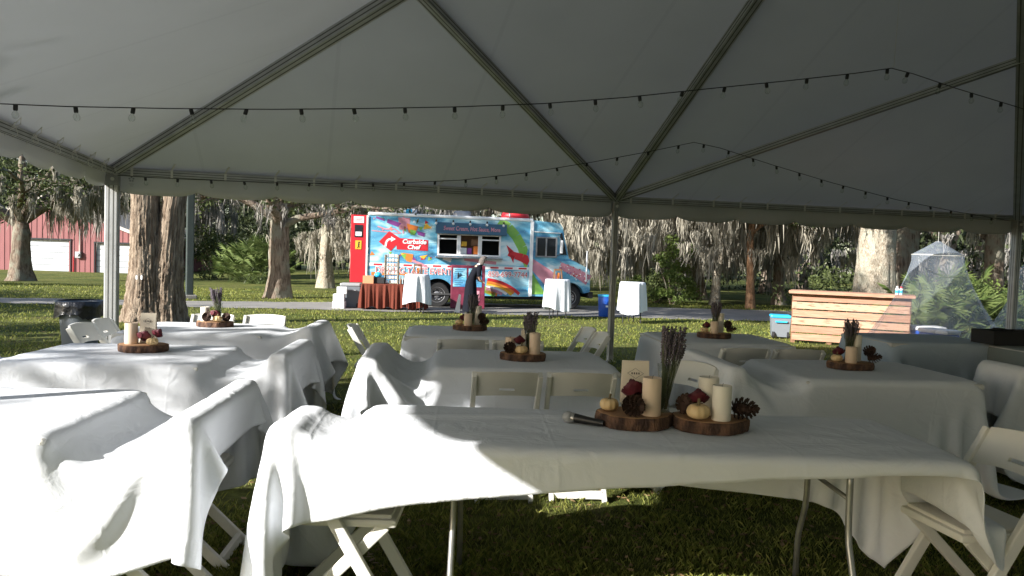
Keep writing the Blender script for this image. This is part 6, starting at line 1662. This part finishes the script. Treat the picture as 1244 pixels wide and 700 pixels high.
    m = MB(); m.add(V, F); m.build('hair', M['hair'], t, smooth=True)
    for s in (-1, 1): MB().cbox((s * 0.105, 0.06, 0.035), (0.085, 0.25, 0.07), 0.02).build('shoe', M['blackm'], t)
    for c in t.children:                                     # bend the upper body forward
        for v in c.data.vertices:
            d = max(0.0, v.co.z - 0.92); v.co.y += d * 0.24; v.co.z -= d * d * 0.07
person()
# ------------------------------------------------------------------ black lined bin by the corner post
x, y = at(97, 425, 10.7)
tb = thing('lined_bin', 'round grey bin lined with a black bag by the corner post', 'bin', (x, y, gz(x, y)))
MB().lathe([(0.215, 0.0), (0.225, 0.02), (0.275, 0.60), (0.30, 0.62), (0.30, 0.66), (0.28, 0.66), (0.20, 0.05)], 32, close=False).build('body', M['grey_plastic'], tb, angle=40)
m = MB(); V = []; n = 60; rr = random.Random(8)
for k, (R, z) in enumerate(((0.20, 0.30), (0.275, 0.63), (0.295, 0.685), (0.315, 0.675), (0.318, 0.60), (0.316, 0.52), (0.325, 0.455))):
    for i in range(n):
        q = 2 * PI * i / n; w = R * (1 + (0.025 * math.sin(9 * q + k) + rr.uniform(-0.015, 0.015)) * (1 if k > 2 else 0.3))
        V.append((w * math.cos(q), w * math.sin(q), z + (rr.uniform(-0.03, 0.03) + 0.03 * math.sin(3 * q) if k == 6 else 0)))
m.add(V, [(k * n + i, k * n + (i + 1) % n, (k + 1) * n + (i + 1) % n, (k + 1) * n + i) for k in range(6) for i in range(n)]); m.build('bin_liner', M['bag'], tb, smooth=True)
# ------------------------------------------------------------------ pallet bar
bl = PD(959, 412, 15.0); brr = PD(1106, 420, 14.1); bl.z = brr.z = 0
dv = (brr - bl); BL = dv.length; ba = math.atan2(dv.y, dv.x)
g = gz(bl.x, bl.y)
bar = thing('pallet_bar', 'bar counter faced with raw pine boards on the lawn', 'bar', (bl.x, bl.y, g), ba)
nb = 6; bh = 0.955; ph_ = bh / nb; rr = random.Random(6)
for k in range(nb):
    cut = 0.0
    MB().cbox((BL / 2 + rr.uniform(-.012, .012), 0, 0.045 + ph_ * (k + 0.5)), (BL - 0.06, 0.022, ph_ - 0.020 - rr.uniform(0, 0.008)), 0.003, Matrix.Translation((0, rr.uniform(-.004, .004), 0)) @ Matrix.Rotation(rr.uniform(-.004, .004), 4, 'Y')).build('board', M[['wood_slat', 'wood_slat_b', 'wood_slat_c', 'wood_slat', 'wood_slat_c', 'wood_slat_b'][k]], bar)
for u in (0.06, BL * 0.34, BL * 0.66, BL - 0.06): MB().box((u, 0.06, 0.5), (0.09, 0.09, 1.0)).build('upright', M['wood_dark'], bar)
for k in range(nb):
    MB().cbox((BL - 0.04, 0.36, 0.045 + ph_ * (k + 0.5)), (0.022, 0.62, ph_ - 0.025), 0.003).build('end_board', M['wood_slat'], bar)
    MB().cbox((0.04, 0.36, 0.045 + ph_ * (k + 0.5)), (0.022, 0.62, ph_ - 0.025), 0.003).build('end_board', M['wood_slat'], bar)
for k in range(5): MB().cbox((BL / 2 + 0.0, -0.04 + 0.155 * k, 1.035), (BL + 0.09, 0.145, 0.045), 0.005).build('top_board', M['wood_slat'], bar)
MB().box((BL / 2, -0.122, 1.028), (BL + 0.07, 0.018, 0.055)).build('edge_board', M['wood_slat'], bar)
def bw(u, v):
    c, s = math.cos(ba), math.sin(ba); return (bl.x + u * c - v * s, bl.y + u * s + v * c)
for k, (du, cap) in enumerate(((-0.27, 'white'), (-0.20, 'red'))):
    x, y = bw(BL + du, 0.1)
    b = thing('spray_bottle', 'small pale blue bottle with a %s cap on the bar end' % ('white' if k == 0 else 'red'), 'bottle', (x, y, g + 1.0578))
    MB().lathe([(0.028, 0), (0.030, 0.01), (0.030, 0.11), (0.02, 0.125)], 14).build('body', M['white'], b, angle=40); MB().lathe([(0.0305, 0.03), (0.0305, 0.09)], 14, close=False).build('wrapper', M['cyan'], b)
    MB().lathe([(0.02, 0.125), (0.02, 0.16), (0.012, 0.165)], 12).build('cap', M[cap], b)
# wheeled grey cooler with cyan lid
wheelie(947, 407, 16.0, 'grey wheeled cool box with a bright cyan lid beside the bar', 'grey_plastic', 'cyan', 0.40, 0.42, 0.50, -0.25, 'cool_box', cat='cooler')
# mosquito nets
def net(px, py, y, ztop, ring_r, ring_z, foot_r, foot_z, label, seed, hang=True):
    p = PD(px, py, y); r = random.Random(seed); x, yy = p.x, p.y
    t = thing('mosquito_net', label, 'net', (x, yy, 0), 0, 'white mosquito nets by the bar')
    n = 72; V = []; ph = [r.uniform(0, 6) for _ in range(3)]
    prof = [(0.03, ztop, 0), (ring_r * 0.45, ztop - (ztop - ring_z) * 0.42, 0.1), (ring_r, ring_z, 0.15), (ring_r * 1.02, ring_z - 0.12, 0.5)]
    for k in range(1, 7):
        s = k / 6; prof.append((ring_r * 1.02 + (foot_r - ring_r) * s ** 1.35, ring_z - 0.12 - (ring_z - 0.12 - foot_z) * s, 0.5 + 0.9 * s))
    for (R, z, f) in prof:
        for i in range(n):
            q = 2 * PI * i / n; w = R * (1 + f * (0.035 * math.sin(8 * q + ph[0]) + 0.028 * math.sin(13 * q + ph[1]) + 0.05 * math.sin(3 * q + ph[2])))
            V.append((w * math.cos(q), w * math.sin(q) * 0.8, z + f * 0.02 * math.sin(5 * q)))
    m = MB(); m.add(V, [(k * n + i, k * n + (i + 1) % n, (k + 1) * n + (i + 1) % n, (k + 1) * n + i) for k in range(len(prof) - 1) for i in range(n)])
    m.build('netting', M['net'], t, smooth=True)
    MB().tube([(ring_r * math.cos(q), ring_r * 0.8 * math.sin(q), ring_z) for q in np.linspace(0, 2 * PI, 40)], 0.006, 6).build('hoop', M['rope'], t)
    MB().tube([(0, 0, ztop - 0.02), (0, 0.0, ztop + 0.05), (0.0, 0.02, 5.2)], 0.003, 5).build('cord', M['rope'], t)
net(1140, 294, 12.9, 2.02, 0.42, 1.78, 1.18, 0.2, 'white mosquito net hung in a cone over the end of the bar', 3)
net(1268, 335, 12.4, 1.95, 0.35, 1.6, 0.85, 0.3, 'white mosquito net gathered beside the tent corner post', 5)
# ice chests on the grass
def chest(px, py, y, w, h, d, rz, label):
    x, yy = at(px, py, y)
    t = thing('ice_chest', label, 'cooler', (x, yy, gz(x, yy)), rz)
    MB().cbox((0, 0, h * 0.42), (w, d, h * 0.80), 0.03).build('body', M['blue'], t, angle=40); MB().cbox((0, 0, h * 0.90), (w * 1.05, d * 1.06, h * 0.18), 0.025).build('lid', M['white'], t, angle=40)
    for s in (-1, 1): MB().bar((s * (w / 2 + 0.02), -d * 0.25, h * 0.6), (s * (w / 2 + 0.02), d * 0.25, h * 0.6), 0.03, 0.04).build('handle', M['white'], t)
    MB().cbox((0, -d / 2 - 0.004, h * 0.45), (w * 0.3, 0.01, h * 0.22), 0.003).build('badge', M['white'], t)
chest(1122, 420, 14.4, 0.62, 0.46, 0.38, -0.1, 'blue ice chest with a white lid behind the pale blue table')
chest(1140, 420, 13.7, 0.34, 0.45, 0.60, 0.35, 'small blue ice chest with white lid in a patch of sun')
# dark crates on the grey clothed table
for k, (dx, dy, w, lab) in enumerate(((-0.42, 0.22, 0.50, 'black plastic crate beside the ice chests'), (0.06, 0.25, 0.50, 'black plastic crate in the middle of the grey table'), (0.48, 0.12, 0.36, 'low black tray at the end of the grey table'))):
    x, y = tpoint(TCEN['t9'], dx, dy); h = 0.14 if k < 2 else 0.07
    c = thing('black_crate', lab, 'crate', (x, y, TH + 0.016), YAW + 0.05 * k)
    for (cc, dd) in (((0, -0.17, h / 2), (w, 0.012, h)), ((0, 0.17, h / 2), (w, 0.012, h)), ((-w / 2, 0, h / 2), (0.012, 0.33, h)), ((w / 2, 0, h / 2), (0.012, 0.33, h)), ((0, 0, 0.008), (w, 0.33, 0.012))): MB().box(cc, dd).build('side', M['blackm'], c)
x, y = at(1212, 425, 9.4)
bgk = MB(); V = []; n = 30; rr = random.Random(12)
for k, (R, z) in enumerate(((0.30, 0), (0.38, 0.15), (0.36, 0.38), (0.28, 0.58), (0.16, 0.70), (0.05, 0.76), (0.08, 0.80))):
    for i in range(n):
        q = 2 * PI * i / n; w = R * (1 + 0.07 * math.sin(5 * q + k) + rr.uniform(-.03, .03)); V.append((w * math.cos(q), w * math.sin(q), z))
bgk.add(V, [(k * n + i, k * n + (i + 1) % n, (k + 1) * n + (i + 1) % n, (k + 1) * n + i) for k in range(6) for i in range(n)] + [tuple(reversed(range(n)))])
tag(bgk.build('black_sack', M['bag'], None, smooth=True, loc=(x, y, 0)), 'full black sack tied at the neck near the tent corner', 'sack')
